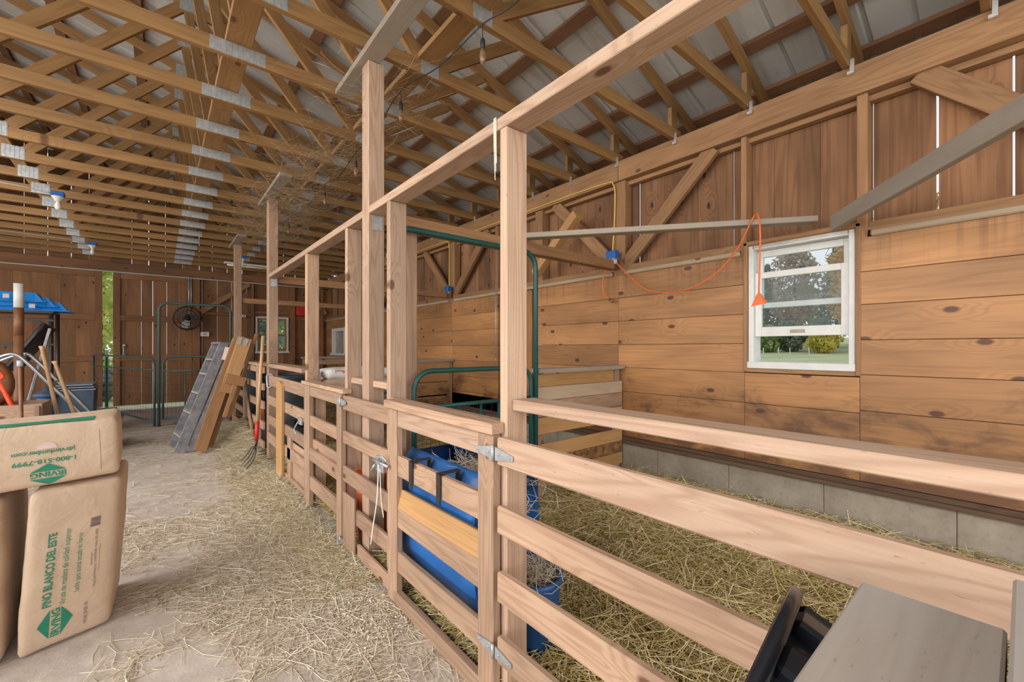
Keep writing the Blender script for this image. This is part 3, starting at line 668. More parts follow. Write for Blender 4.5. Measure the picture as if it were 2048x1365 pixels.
# cross partitions between the stalls
def partition(label, y, x0, boards, mat, stile):
    p = thing('stall_partition', label, 'partition', (3.0, y, 0))
    for (z0, z1, mt, xa, xb) in boards: B('board', mt, p, (xa, xb, y - .02, y + .005, z0, z1), b=.003)
    B('cap', 'old', p, (x0, 3.44, y - .05, y + .045, 1.096, 1.132), b=.004)
    for s in stile: B('stile', mat, p, (s, s + .07, y + .006, y + .045, .05, 1.095))
    return p
partition('board partition with a gray cap meeting the right wall beside the near stall', 2.5, 2.31,
          [(.985, 1.085, 'pine', 2.32, 3.30), (.872, .982, 'trim', 2.32, 3.435), (.742, .869, 'fir2', 2.32, 3.435), (.60, .735, 'pine', 2.32, 3.435), (.405, .52, 'pine', 2.32, 3.435), (.30, .402, 'osb', 2.32, 3.435), (.19, .297, 'pine', 2.32, 3.435)], 'fir2', (3.36, 2.34))
partition('manure-stained board partition with an upright end seen under the green gate bar', 5.58, 2.42,
          [(.985, 1.085, 'stained', 2.43, 3.38), (.80, .97, 'stained', 2.43, 3.38), (.60, .785, 'stained', 2.43, 3.38), (.40, .58, 'stained', 2.43, 3.38), (.18, .38, 'stained', 2.43, 3.38)], 'fir2', (3.37, 2.44))
partition('low board partition crossing the farthest stall near the dusty window', 8.48, 2.0,
          [(.985, 1.085, 'fir2', 2.02, 3.435), (.75, .90, 'fir2', 2.02, 3.435), (.50, .66, 'fir2', 2.02, 3.435), (.2, .4, 'fir2', 2.02, 3.435)], 'fir2', (3.36, 2.03))

# green walk-through gates
def walk_gate(label, x0, x1, y, z0, mt, inset=.05):
    g = thing('walk_through_gate', label, 'gate', ((x0 + x1) / 2, y, 0)); top = 2.04; r = .02
    c = .12
    m = MB(); m.tube([(x0, y, z0), (x0, y, top - c)] + [(x0 + c - c * math.cos(a), y, top - c + c * math.sin(a)) for a in [PI / 2 * i / 6 for i in range(1, 7)]] + [(x1 - c + c * math.sin(a), y, top - c + c * math.cos(a)) for a in [PI / 2 * i / 6 for i in range(0, 7)]] + [(x1, y, z0)], r); m.build('arch_tube', mt, g)
    xa, xb, t2 = x0 + inset, x1 - .05, 1.15
    m = MB(); m.tube([(xa, y - .0, .12), (xa, y, t2 - c)] + [(xa + c - c * math.cos(a), y, t2 - c + c * math.sin(a)) for a in [PI / 2 * i / 6 for i in range(1, 7)]] + [(xb - c + c * math.sin(a), y, t2 - c + c * math.cos(a)) for a in [PI / 2 * i / 6 for i in range(0, 7)]] + [(xb, y, .12)], .017); m.tube([(xa, y, .13), (xb, y, .13)], .017); m.tube([(xa, y, .915), (xb, y, .915)], .015)
    for f in (.33, .52, .68, .84): m.tube([(xa + (xb - xa) * f, y, .14), (xa + (xb - xa) * f, y, .91)], .011, 6)
    gl = m.build('gate_leaf', mt, g)
    m = MB()
    for i in range(1, 16): xx = xa + (xb - xa) * i / 16; m.tube([(xx, y + .012, .14), (xx, y + .012, .91)], .0018, 4)
    for i in range(1, 10): zz = .14 + .77 * i / 10; m.tube([(xa, y + .012, zz), (xb, y + .012, zz)], .0018, 4)
    m.build('wire_mesh', 'iron', gl)
    m = MB(); m.box(x1 + .018, x1 + .055, y - .012, y + .012, .86, .90); m.build('lug', mt, g)
    m = MB(); m.tube([(x1, y, z0), (x1 + .10, y - .02, z0)], .012); m.build('foot', mt, g)
    return g
walk_gate('green tubular walk-through gate with arched top inside the stalls', 1.085, 2.27, 2.45, .03, 'green', .145)
walk_gate('dark green arched walk-through gate in front of the far barn doors', -.013, .97, 9.05, .012, 'greend')
# diagonal wire panel beside the far gate
fp = thing('wire_gate_panel', 'black wire mesh panel angled between the far gate and the gap of the doors', 'gate panel', (-.5, 10.3, 0))
a, b_ = Vector((-.07, 9.10, 0)), Vector((-.98, 11.40, 0)); e = b_ - a
pt = lambda f, z: a + e * f + Vector((0, 0, z))
m = MB(); m.tube([pt(0, .01), pt(0, 1.02), pt(.02, 1.10), pt(.06, 1.14), pt(1, 1.16), pt(1, .16), pt(0, .09)], .016); m.tube([pt(0, .93), pt(1, .95)], .011); m.build('panel_frame', 'greend', fp)
m = MB()
for i in range(1, 24): m.tube([pt(i / 24, .10 + .07 * i / 24), pt(i / 24, .93)], .002, 4)
for i in range(1, 8): m.tube([pt(0, .1 + i * .1), pt(1, .13 + i * .1)], .002, 4)
m.build('wire_mesh', 'iron', fp)

# ------------------------------------------------------------------ straw and bedding
def strands(name, mat, C, L, r, tilt, label, cat, bend=.25):
    n = len(C); th = RNG.uniform(0, 2 * PI, n); ph = RNG.normal(0, tilt, n)
    d = np.stack([np.cos(th) * np.cos(ph), np.sin(th) * np.cos(ph), np.sin(ph)], 1)
    s_ = np.stack([-np.sin(th), np.cos(th), np.zeros(n)], 1); up = np.cross(d, s_) * -1
    ln = L[:, None]; bd = (RNG.uniform(-bend, bend, n) * L)[:, None]
    rings = []
    for k, f in enumerate((-.5, 0., .5)):
        c = C + d * ln * f + s_ * bd * (1 - abs(f) * 2) * .6
        rr = (r * (1 if k == 1 else .7))[:, None]
        for a in (PI / 2, PI * 7 / 6, PI * 11 / 6): rings.append(c + s_ * rr * math.cos(a) + up * rr * math.sin(a))
    V = np.stack(rings, 1).reshape(-1, 3)
    base = (np.arange(n) * 9)[:, None]; F = []
    for k in (0, 1):
        for j in range(3): F.append(np.concatenate([base + k * 3 + j, base + k * 3 + (j + 1) % 3, base + (k + 1) * 3 + (j + 1) % 3, base + (k + 1) * 3 + j], 1))
    F = np.stack(F, 1).reshape(-1, 4)
    me = bpy.data.meshes.new(name); me.vertices.add(len(V)); me.loops.add(F.size); me.polygons.add(len(F))
    o = Vector(C.mean(0)); o[2] = float(C[:, 2].min())
    me.vertices.foreach_set('co', (V - np.array(o)).astype(np.float32).ravel()); me.loops.foreach_set('vertex_index', F.astype(np.int32).ravel())
    me.polygons.foreach_set('loop_start', np.arange(0, F.size, 4, dtype=np.int32)); me.update(calc_edges=True)
    at = me.attributes.new('tone', 'FLOAT', 'POINT'); at.data.foreach_set('value', np.repeat(np.clip(RNG.beta(1.1, 1.1, n), 0, 1), 9).astype(np.float32))
    me.materials.append(M[mat]); ob = link(name, me, None, o); return tag(ob, label, cat, None, 'stuff')
def bed_z(x, y):
    return .055 + .035 * noise.noise((x * 2.3, y * 2.3, 0)) + .018 * noise.noise((x * 8, y * 8, 3)) + .085 * max(0, (x - 2.9) / .55) ** 1.5 * (1 if y < 2.4 else .5) - .03 * max(0, (1.15 - x) / .2)
m = MB(); xs = [.99 + i * .047 for i in range(53)]; ys = [-2.0 + i * .075 for i in range(187)]
V = [(x, y, max(.004, bed_z(x, y))) for y in ys for x in xs]; nx = len(xs)
F = [(j * nx + i, j * nx + i + 1, (j + 1) * nx + i + 1, (j + 1) * nx + i) for j in range(len(ys) - 1) for i in range(nx - 1)]
m.add(V, F, None, 1., True); tag(m.build('straw_bedding', 'bed'), 'matted hay bedding covering the stall floors behind the fence', 'bedding', None, 'stuff')
def bedpts(n, x0, x1, y0, y1, lift=.02):
    x = RNG.uniform(x0, x1, n); y = RNG.uniform(y0, y1, n)
    z = np.array([max(.004, bed_z(a, b_)) for a, b_ in zip(x, y)]) + RNG.uniform(0, lift, n); return np.stack([x, y, z], 1)
C = np.concatenate([bedpts(34000, 1.0, 3.42, -.6, 2.4, .035), bedpts(15000, 1.0, 3.44, 2.4, 5.6), bedpts(7000, 1.0, 3.4, 5.6, 11)])
C = np.concatenate([C, bedpts(2500, 3.15, 3.42, -.6, 2.4, .06), bedpts(5000, 1.0, 3.38, -.6, 2.4, .05)])
n = len(C); strands('loose_hay', 'straw_pen', C, np.concatenate([RNG.uniform(.05, .22, n - 5000), RNG.uniform(.15, .34, 5000)]), np.concatenate([RNG.uniform(.0011, .0026, n - 5000), RNG.uniform(.0018, .003, 5000)]), .24, 'loose greenish hay stems strewn over the stall bedding', 'hay')
def heap_z(x, y):                                                # hay drifted against the foot of the fence on the aisle side
    f = max(0, 1 - (.90 - x) / (.30 + .12 * math.sin(y * 2.1))) if x < .9 else 1
    w_ = .05 + .03 * math.sin(y * 3.1 + 1) + (.34 if 4.9 < y < 8.2 else 0) * max(0, 1 - abs(y - 6.9) / 1.3) ; w_ *= min(1, max(0.15, (y - 2.2) / 1.2))
    return max(0, w_) * f ** 1.4
x = .9 - np.abs(RNG.normal(0, .17, 15000)); y = np.concatenate([RNG.uniform(2.3, 5.2, 8000), RNG.uniform(4.8, 8.4, 7000)])
z = np.array([heap_z(a, b_) for a, b_ in zip(x, y)]) * RNG.uniform(.2, 1.0, 15000) + .004
strands('hay_drift', 'hay_green', np.stack([x, y, z], 1), RNG.uniform(.06, .24, 15000), RNG.uniform(.001, .0022, 15000), .2, 'heaped hay drifted along the aisle foot of the far fence', 'hay', .5)
n = 42000; x = np.concatenate([RNG.uniform(-2.2, .93, 20000), RNG.uniform(-.7, .93, 22000)]); y = np.concatenate([RNG.uniform(.6, 9.5, 20000), RNG.uniform(.9, 4.2, 22000)])
bigs = RNG.random(n) < .16; kp = np.array([noise.noise((a * 1.1, b_ * 1.1, 9)) + .5 * noise.noise((a * 4, b_ * 4, 2)) + RNG.uniform(-.3, .3) + (.25 if a > .45 else 0) > -.05 for a, b_ in zip(x, y)])
x, y = x[kp], y[kp]; bigs = bigs[kp]; n = len(x)
strands('loose_straw', 'straw_aisle', np.stack([x, y, RNG.uniform(.002, .012, n)], 1), RNG.uniform(.02, .12, n) + bigs * RNG.uniform(.06, .16, n), RNG.uniform(.0006, .0015, n) + bigs * .0009, .05, 'pale loose straw scattered over the aisle floor', 'straw')
n = 420; x = RNG.uniform(.66, .9, n); y = RNG.uniform(1.8, 2.2, n)
strands('wood_shavings', 'white_chip', np.stack([x, y, RNG.uniform(.006, .014, n)], 1), RNG.uniform(.006, .016, n), RNG.uniform(.002, .004, n), .15, 'pale wood shavings spilled on the floor below the blue feeder panel', 'shavings')
n = 2600; x = RNG.normal(1.18, .2, n); y = np.concatenate([RNG.normal(5.8, .9, 2100), RNG.normal(4.0, .35, 300), RNG.normal(2.9, .2, 200)]); z = 3.06 - np.abs(RNG.normal(0, .11, n)) * np.where(y > 4.6, 1.2, .5)
strands('hay_wisps', 'web', np.stack([x, y, z], 1), RNG.uniform(.08, .35, n), RNG.uniform(.0006, .0012, n), .5, 'dusty hay wisps and cobweb hanging under the trusses above the stalls', 'cobweb', .6)

# ------------------------------------------------------------------ feeders in the stalls
bf = thing('barrel_feeder', 'blue plastic barrel feeder full of hay hooked on the stall fence', 'feeder', (1.2, 1.8, .15))
def barrel_half(y0, y1, cx, cz, rx, rz, cut):
    se = lambda v: math.copysign(abs(v) ** .62, v)
    m = MB(); V = []; F = []; n = 30; a0 = math.asin(cut / rz); N = [PI - a0 + (PI + 2 * a0) * i / n for i in range(n + 1)]
    ysl = [y0, y0 + .02] + [y0 + (y1 - y0) * k / 8 for k in range(1, 8)] + [y1 - .02, y1]
    for y in ysl:
        k = .93 if y in (y0, y1) else 1
        for a in N: V.append((cx + rx * k * se(math.cos(a)), y, cz + rz * k * se(math.sin(a))))
    q = n + 1
    for i in range(len(ysl) - 1):
        for k in range(n): F.append((i * q + k, i * q + k + 1, (i + 1) * q + k + 1, (i + 1) * q + k))
    F.append(tuple(range(q))); F.append(tuple(range((len(ysl) - 1) * q, len(ysl) * q))[::-1]); m.add(V, F, None, 1, True); return m
bb = barrel_half(1.45, 2.15, 1.185, .45, .19, .33, .29).build('barrel', 'blue', bf)
bb.modifiers.new('thickness', 'SOLIDIFY').thickness = .008
for y in (1.60, 1.86):
    m = MB(); m.box(.914, .919, y - .016, y + .016, .63, .762); m.box(.914, 1.02, y - .016, y + .016, .757, .762); m.box(1.012, 1.017, y - .016, y + .016, .55, .757); m.build('hook_strap', 'iron', bf)
n = 700; C = np.stack([RNG.normal(1.20, .055, n), RNG.normal(1.66, .13, n), RNG.uniform(.58, .74, n)], 1)
strands('feeder_hay', 'straw_aisle', C, RNG.uniform(.06, .24, n), RNG.uniform(.001, .002, n), .45, 'pale hay spilling over the rim of the blue barrel feeder', 'hay', .5)
m = MB(); m.lathe([(.09, .0), (.115, .28), (.125, .29), (.125, .31), (.11, .31), (.105, .28), (.08, .02)], T(1.205, 1.315, .05), 28); tag(m.build('feed_tub', 'blue'), 'small round blue tub on the bedding behind the near post', 'tub')
n = 260; C = np.stack([RNG.normal(1.205, .05, n), RNG.normal(1.315, .05, n), RNG.uniform(.33, .40, n)], 1)
strands('tub_hay', 'straw_aisle', C, RNG.uniform(.05, .2, n), RNG.uniform(.001, .002, n), .4, 'hay lying in the small round blue tub', 'hay', .5)

tk = thing('water_tank', 'large black round tank with a feed hole behind the wide slatted gate', 'tank', (1.31, 6.1, .03))
m = MB(); m.lathe([(.25, .02), (.275, .05), (.305, .5), (.322, .85), (.335, .88), (.34, .92), (.325, .935), (.31, .90), (.28, .45), (.24, .08)], T(1.31, 6.1, .03), 36); m.build('tank_body', 'tank', tk)
fr = frame((1.385, 5.795, .40), (1, .25, 0), (.25, -1, .06)); m = MB()
m.tube([fr @ Vector((.10 * math.cos(a), .085 * math.sin(a), .0)) for a in [2 * PI * i / 20 for i in range(21)]], .013, 8); m.build('feed_hole_rim', 'black', tk)
tk2 = thing('water_tank', 'black barrel with a dark rim behind the far fence panel', 'tank', (1.29, 9.5, .0))
m = MB(); m.lathe([(.24, .02), (.27, .4), (.29, .85), (.305, .88), (.31, .94), (.295, .95), (.28, .9), (.25, .4), (.22, .06)], T(1.29, 9.5, .0), 30); m.build('tank_body', 'tank', tk2)

# orange bucket hung inside the narrow gate
ob_ = thing('bucket', 'orange plastic bucket on the bedding behind the latch gate', 'bucket', (1.17, 2.78, .06))
m = MB(); m.lathe([(.095, 0), (.112, .40), (.122, .41), (.122, .44), (.11, .44), (.105, .40), (.085, .02)], T(1.088, 2.748, .05), 26); m.build('bucket_body', 'opl', ob_)
m = MB(); m.tube(curve_pts([(1.088, 2.63, .48), (1.07, 2.65, .58), (1.06, 2.748, .63), (1.07, 2.85, .58), (1.088, 2.866, .48)]), .004, 6); m.build('bail_handle', 'cord', ob_)
m = MB(); m.lathe([(.09, 0), (.115, .28), (.12, .30), (.108, .30), (.1, .26), (.08, .02)], T(1.13, 6.72, .2), 22); tag(m.build('bucket', 'opl'), 'small orange bucket beyond the slatted gate, right of the pitchfork', 'bucket')
B('block', 'fir2', None, (1.01, 1.25, 6.60, 6.84, .03, .2)); tag(bpy.data.objects['block'], 'low wooden block under the small orange bucket', 'block')

# folding table with feed sacks in the middle stall
ft = thing('folding_table', 'low gray table carrying the feed sacks in the middle stall', 'table', (1.8, 4.95, .05))
B('table_top', 'alu', ft, (1.30, 2.30, 5.0, 5.46, .76, .785))
for x in (1.36, 2.20):
    for y in (5.04, 5.40): m = MB(); m.tube([(x, y, .05), (x + .02, y, .76)], .012); m.build('leg', 'steelgray', ft)

def bag_pts(w_, d, h, r, bulge, amp, seed):
    H = Vector((w_ / 2, d / 2, h / 2))
    def lin(hh, n): return [-hh, -hh + .3 * r, -hh + r] + [-(hh - r) + 2 * (hh - r) * i / n for i in range(1, n)] + [hh - r, hh - .3 * r, hh]
    G = [lin(H[0], 16), lin(H[1], 14), lin(H[2], 18)]; m = {}; V = []; F = []
    def vid(p):
        k = tuple(round(c, 5) for c in p)
        if k not in m: m[k] = len(V); V.append(bagmap(Vector(p), H, r, bulge, amp, seed))
        return m[k]
    for a in range(3):
        o = [(a + 1) % 3, (a + 2) % 3]
        for s in (-1, 1):
            A, Bq = G[o[0]], G[o[1]]
            for i in range(len(A) - 1):
                for j in range(len(Bq) - 1):
                    q = []
                    for (ii, jj) in ((i, j), (i + 1, j), (i + 1, j + 1), (i, j + 1)):
                        p = [0, 0, 0]; p[a] = s * H[a]; p[o[0]] = A[ii]; p[o[1]] = Bq[jj]; q.append(vid(p))
                    F.append(q if s > 0 else q[::-1])
    return V, F, H
def bagmap(p, H, r, bulge, amp, seed):
    inner = Vector((max(-H[i] + r, min(H[i] - r, p[i])) for i in range(3))); d = p - inner
    q = inner + d.normalized() * r if d.length > 1e-9 else p.copy()
    u = [min(1, abs(p[i]) / H[i]) for i in range(3)]
    for a in range(3):
        if abs(abs(p[a]) - H[a]) < 1e-6:
            o = [(a + 1) % 3, (a + 2) % 3]; q[a] += math.copysign(bulge[a] * (1 - u[o[0]] ** 2.5) * (1 - u[o[1]] ** 2.5), p[a])
    nv = noise.noise_vector(q * 7 + Vector((seed, 0, 0))) * amp + noise.noise_vector(q * 22 + Vector((0, seed, 0))) * amp * .35
    return q + nv
def bag(name, label, M4, w_, d, h, cat, group=None, r=.024, bulge=(.010, .008, .006), amp=.005, seed=1, mat='kraft'):
    V, F, H = bag_pts(w_, d, h, r, bulge, amp, seed); m = MB(); m.add([M4 @ v for v in V], F, V, 1., True)
    t = thing(name, label, cat, M4 @ Vector((0, 0, -h / 2)), group); m.build('bag_body', mat, t)
    t_args = (M4, H, r, bulge, amp, seed); return t, t_args
def on_face(args, pts, lift=.003):                        # (x, z) on the front face (-y) of the bag
    M4, H, r, bulge, amp, seed = args
    out = []
    for (x, z) in pts:
        p = bagmap(Vector((x, -H[1], z)), H, r, bulge, amp, seed); p[1] -= lift; out.append(M4 @ p)
    return out
def printed(name, parent, args, body, L, cap, place, mat, bold=0.):
    cu = bpy.data.curves.new(name, 'FONT'); cu.body = body; cu.offset = bold; cu.resolution_u = 3
    o = bpy.data.objects.new(name, cu); COL.objects.link(o); dg = bpy.context.evaluated_depsgraph_get()
    me = bpy.data.meshes.new_from_object(o.evaluated_get(dg)); COL.objects.unlink(o); bpy.data.objects.remove(o)
    P = np.array([v.co[:] for v in me.vertices]); lo, hi = P.min(0), P.max(0)
    u = (P[:, 0] - (lo[0] + hi[0]) / 2) * (L / (hi[0] - lo[0])); capk = cap / .70; v = (P[:, 1] - .35) * capk
    W = on_face(args, [place(a, b_) for a, b_ in zip(u, v)]); m = MB(); m.add(W, [tuple(p.vertices) for p in me.polygons])
    bpy.data.meshes.remove(me); return m.build(name, mat, parent)
def shape(name, parent, args, polys, place, mat):
    m = MB()
    for poly in polys:                                      # fan-subdivided so it follows the paper
        m.add(on_face(args, [place(*p) for p in poly]), [tuple(range(len(poly)))])
    return m.build(name, mat, parent)
def logo(parent, args, L, place):                           # word between two triangles of a diamond
    h = L * .135; g = L * .03; k = L * .30
    printed('brand_word', parent, args, 'IRVING', L * .97, h * 1.5, place, 'print', .03)
    y0 = h * .75 + g + .001
    shape('diamond_mark', parent, args, [[(-L / 2, y0), (L / 2, y0), (L * .12, y0 + k * .76), (0, y0 + k), (-L * .12, y0 + k * .76)], [(-L / 2, -y0), (-L * .12, -y0 - k * .76), (0, -y0 - k), (L * .12, -y0 - k * .76), (L / 2, -y0)]], place, 'print')

# standing shavings bag, printed face toward the camera
ex = Vector((.92, .36, 0)).normalized(); ey = Vector((.02, 1, 0)).normalized(); ez = Vector((.06, 0, 1)).normalized()
W1, D1, H1 = .30, .42, .685
c1 = Vector((-.461, 2.645, .005)) + ex * (W1 / 2) + ey * (D1 / 2) + ez * (H1 / 2)
M1 = Matrix(((ex[0], ey[0], ez[0], c1[0]), (ex[1], ey[1], ez[1], c1[1]), (ex[2], ey[2], ez[2], c1[2]), (0, 0, 0, 1)))
b1, A1 = bag('shavings_bag', 'upright kraft paper bag with green lettering and a barcode running up its face', M1, W1, D1, H1, 'bag', 'kraft paper shavings bags')
def up_face(s, t0): return lambda u, v: (-W1 / 2 + s * W1 - v, -H1 / 2 + t0 * H1 + u)
printed('printed_title', b1, A1, 'PINO BLANCO DEL ESTE', .455 * H1, .0265, up_face(.275, .495), 'print', .028)
printed('printed_line', b1, A1, 'Viruta de madera de calidad superior', .475 * H1, .019, up_face(.435, .492), 'print')
printed('printed_line', b1, A1, 'Lecho para animal secado en horno', .375 * H1, .018, up_face(.575, .493), 'print')
printed('small_print', b1, A1, 'Fabricado por', .08 * H1, .0075, up_face(.715, .487), 'blackink')
printed('small_print', b1, A1, 'Irving Forest Products, Inc. \u2022 24 Hall Mill RD \u2022 Ashland, ME \u2022 04224', .38 * H1, .0085, up_face(.76, .487), 'blackink')
printed('small_print', b1, A1, 'Para mas informacion, visite jdirving.com', .175 * H1, .004, up_face(.805, .487), 'blackink')
printed('small_print', b1, A1, 'HECHO EN EE. UU.', .145 * H1, .012, up_face(.70, .142), 'blackink')
logo(b1, A1, .185 * H1, up_face(.37, .155))
bars = []; zz = 0
while zz < .042:
    wv = random.choice((.0009, .0014, .002)); bars.append([(zz, -.017), (zz + wv, -.017), (zz + wv, .017), (zz, .017)]); zz += wv + random.choice((.0008, .0013))
shape('barcode', b1, A1, bars, up_face(.735, .70), 'blackink')
# second standing bag at the left edge
c2 = Vector((-.50, 2.63, .005)) + ex * (-W1 / 2) + ey * (D1 / 2 + .03) + Vector((0, 0, 1)) * (H1 / 2)
M2 = Matrix(((ex[0], ey[0], 0, c2[0]), (ex[1], ey[1], 0, c2[1]), (0, 0, 1, c2[2]), (0, 0, 0, 1)))
b2, A2 = bag('shavings_bag', 'upright kraft paper bag cut off by the left edge beneath the lying bag', M2, W1, D1, H1 - .02, 'bag', 'kraft paper shavings bags', seed=5)
m = MB(); m.add([M2 @ Vector(p) for p in ((W1 / 2 + .0145, -.02, -H1 / 2 + .05), (W1 / 2 + .0145, .12, -H1 / 2 + .05), (W1 / 2 + .0165, .12, -H1 / 2 + .24), (W1 / 2 + .0165, .02, -H1 / 2 + .20))], [(0, 1, 2, 3)]); m.build('green_print', 'print', b2)
# bag lying across both
ex = Vector((.978, .20, .02)).normalized(); ey = Vector((-.03, 1, 0)).normalized(); ez = ex.cross(ey).normalized()
L3, D3, H3 = .72, .44, .262
c3 = Vector((-.150, 2.735, .708)) - ex * (L3 / 2) + ey * (D3 / 2) + ez * (H3 / 2)
M3 = Matrix(((ex[0], ey[0], ez[0], c3[0]), (ex[1], ey[1], ez[1], c3[1]), (ex[2], ey[2], ez[2], c3[2]), (0, 0, 0, 1)))
b3, A3 = bag('shavings_bag', 'kraft paper bag lying upside down across the two upright bags', M3, L3, D3, H3, 'bag', 'kraft paper shavings bags', seed=9)
flip = lambda xr, t0: (lambda u, v: (L3 / 2 - xr - u, -H3 / 2 + t0 * H3 - v))
printed('web_address', b3, A3, 'jdirvinglumber.com', .186, .0175, flip(.232, .575), 'print', .02)
printed('phone_number', b3, A3, '1-800-518-7999', .186, .0185, flip(.232, .425), 'print', .02)
logo(b3, A3, .108, flip(.225, .20))
shape('tear_flap', b3, A3, [[(.03 * math.cos(a), -.018 + .026 * math.sin(a)) for a in [PI * i / 10 for i in range(11)]]], lambda u, v: (L3 / 2 - .225 + u, -H3 / 2 + .70 * H3 + v), 'paper')
m = MB(); V = []; n = 12
for i in range(n + 1):
    x = -L3 / 2 + .02 + (L3 - .10) * i / n
    for yy in (-D3 / 2 + .022, -D3 / 2 + .12):
        p = bagmap(Vector((x, yy, H3 / 2)), A3[1], A3[2], A3[3], A3[4], A3[5]); p[2] += .0025; V.append(M3 @ p)
m.add(V, [(2 * i, 2 * i + 2, 2 * i + 3, 2 * i + 1) for i in range(n)], None, 1, True); m.build('green_stripe', 'print', b3)
m = MB()
x = L3 / 2 - .062; m.add(on_face(A3, [(x, -.10), (x + .0015, -.10), (x + .0015, .09), (x, .09)]), [(0, 1, 2, 3)]); m.build('glued_seam', 'hide', b3)

# feed sacks on the folding table
I4 = T(1.82, 5.22, .86); bag('feed_sack', 'brown paper feed sack lying on the low gray table', I4, .80, .40, .15, 'sack', None, .05, (.01, .01, .02), .012, 21)
I5 = T(1.84, 5.22, .995); s5, A5 = bag('feed_sack', 'white feed sack on top of the brown sack beyond the stall posts', I5, .78, .38, .115, 'sack', None, .045, (.01, .01, .02), .012, 23, 'sack')
shape('pink_print', s5, A5, [[(-.10, -.02), (.06, -.02), (.06, .02), (-.10, .02)]], lambda u, v: (u - .2, v + .03), 'pinkink')
I6 = T(1.36, 5.10, .93); bag('empty_sack', 'crumpled white empty sack hanging over the end of the table', frame((1.365, 5.12, .905), (.3, 1, 0), (0, 0, 1)), .22, .05, .30, 'sack', None, .02, (.01, .015, .01), .02, 25, 'sack')

# ------------------------------------------------------------------ things leaning in the aisle
ld = thing('step_ladder', 'gray weathered wooden ladder leaning beside the timber stanchion', 'ladder', (.2, 6.8, 0))
la0, la1 = Vector((.125, 7.10, .015)), Vector((.60, 7.16, 1.36)); lb0, lb1 = Vector((.18, 6.60, .015)), Vector((.66, 6.82, 1.36))
nrm = (la1 - la0).cross(lb0 - la0).normalized()
for (p, q, mm_) in ((la0, la1, .09), (lb0, lb1, .11)): m = MB(); m.beam(p, q, .03, mm_, up=nrm, b=.003); m.build('side_rail', 'ledge', ld)
m = MB(); m.beam(lb0 + Vector((.11, .02, 0)), lb1 + Vector((.09, .0, -.05)), .028, .06, up=nrm, b=.003); m.build('back_leg', 'ledge', ld)
m = MB(); m.beam(la0 + Vector((.14, -.06, 0)), la1 + Vector((.07, -.05, -.05)), .028, .06, up=nrm, b=.003); m.build('back_leg', 'ledge', ld)
for f in (.13, .34, .52, .70, .84): m = MB(); p, q = la0.lerp(la1, f), lb0.lerp(lb1, f); m.beam(p, q, .10, .022, up=(0, 0, 1), b=.003); m.build('step', 'gray', ld)
m = MB(); m.beam(la1, lb1, .12, .025, up=(.1, 0, 1), b=.003); m.build('ladder_top', 'ledge', ld)
m = MB(); q = lb1.lerp(lb0, .10); m.beam(q + Vector((.05, -.03, -.09)), q + Vector((.09, -.03, .08)), .075, .002, up=(-.25, -1, 0)); m.build('paper_notice', 'paper', ld)
st = thing('timber_stanchion', 'golden timber stanchion with two boards and metal top plates leaning on the fence', 'stanchion', (.45, 6.5, 0))
s0, s1 = Vector((.375, 6.45, .03)), Vector((.80, 6.60, 1.45)); dv = (s1 - s0).normalized(); sd_ = Vector((0, 1, 0)); nn = dv.cross(sd_).normalized()
def stb(name, f0, f1, off, dep, wd, th, mat='amber_board'):
    m = MB(); a = s0.lerp(s1, f0) + sd_ * off + nn * -dep; b_ = s0.lerp(s1, f1) + sd_ * off + nn * -dep
    m.beam(a, b_, wd, th, up=nn, b=.004); return m.build(name, mat, st)
stb('side_board', 0, .56, .0, 0, .04, .13); stb('side_board', .50, 1.0, -.005, .05, .035, .12); stb('side_board', 0.02, .98, .16, .01, .04, .11)
stb('head_board', .66, 1.0, -.028, .075, .03, .15, 'pine'); stb('slat', .30, .62, -.03, .13, .025, .05); stb('slat', .0, .90, .22, .12, .03, .06); stb('handle_stick', .30, 1.07, .10, .20, .03, .04)
stb('cross_bar', .58, .66, -.02, .12, .06, .22); stb('top_bar', .965, 1.0, .07, .03, .22, .06)
m = MB()
for dep in (.02, .09): a = s0.lerp(s1, .93) + nn * -dep + sd_ * -.048; m.beam(a, a + dv * .10, .004, .04, up=nn)
m.build('metal_plate', 'galv', st)
pf = thing('pitchfork', 'pitchfork with wooden handle and red ferrule leaning on the fence', 'pitchfork', (.80, 5.44, 0))
m = MB(); m.tube([(.892, 5.46, 1.435), (.835, 5.45, .48)], [.0165, .019], 12); m.build('handle', 'handle', pf)
m = MB(); m.tube([(.835, 5.45, .48), (.825, 5.45, .27)], [.023, .020], 12); m.build('ferrule', 'red', pf)
m = MB(); m.tube([(.825, 5.45, .27), (.82, 5.45, .20)], [.016, .012], 10)
for k, dy in enumerate((-.19, -.065, .065, .19)): m.tube(curve_pts([(.82, 5.45, .21), (.80, 5.45 + dy * .7, .17), (.765, 5.45 + dy, .09), (.70, 5.45 + dy * 1.05, .015)], 6), [.0055] * 18 + [.003], 7)
m.build('tines', 'iron', pf)
bk = thing('bucket', 'white plastic pail with a blue lid behind the kraft bags', 'bucket', (-.52, 7.5, 0))
m = MB(); m.lathe([(.125, 0), (.145, .36), (.15, .37), (.15, .39), (.146, .40)], T(-.52, 7.5, .005), 28); m.build('pail_body', 'lid', bk)
m = MB(); m.lathe([(.155, .40), (.157, .42), (.15, .435), (.12, .437)], T(-.52, 7.5, .005), 28); m.build('pail_lid', 'blue', bk)

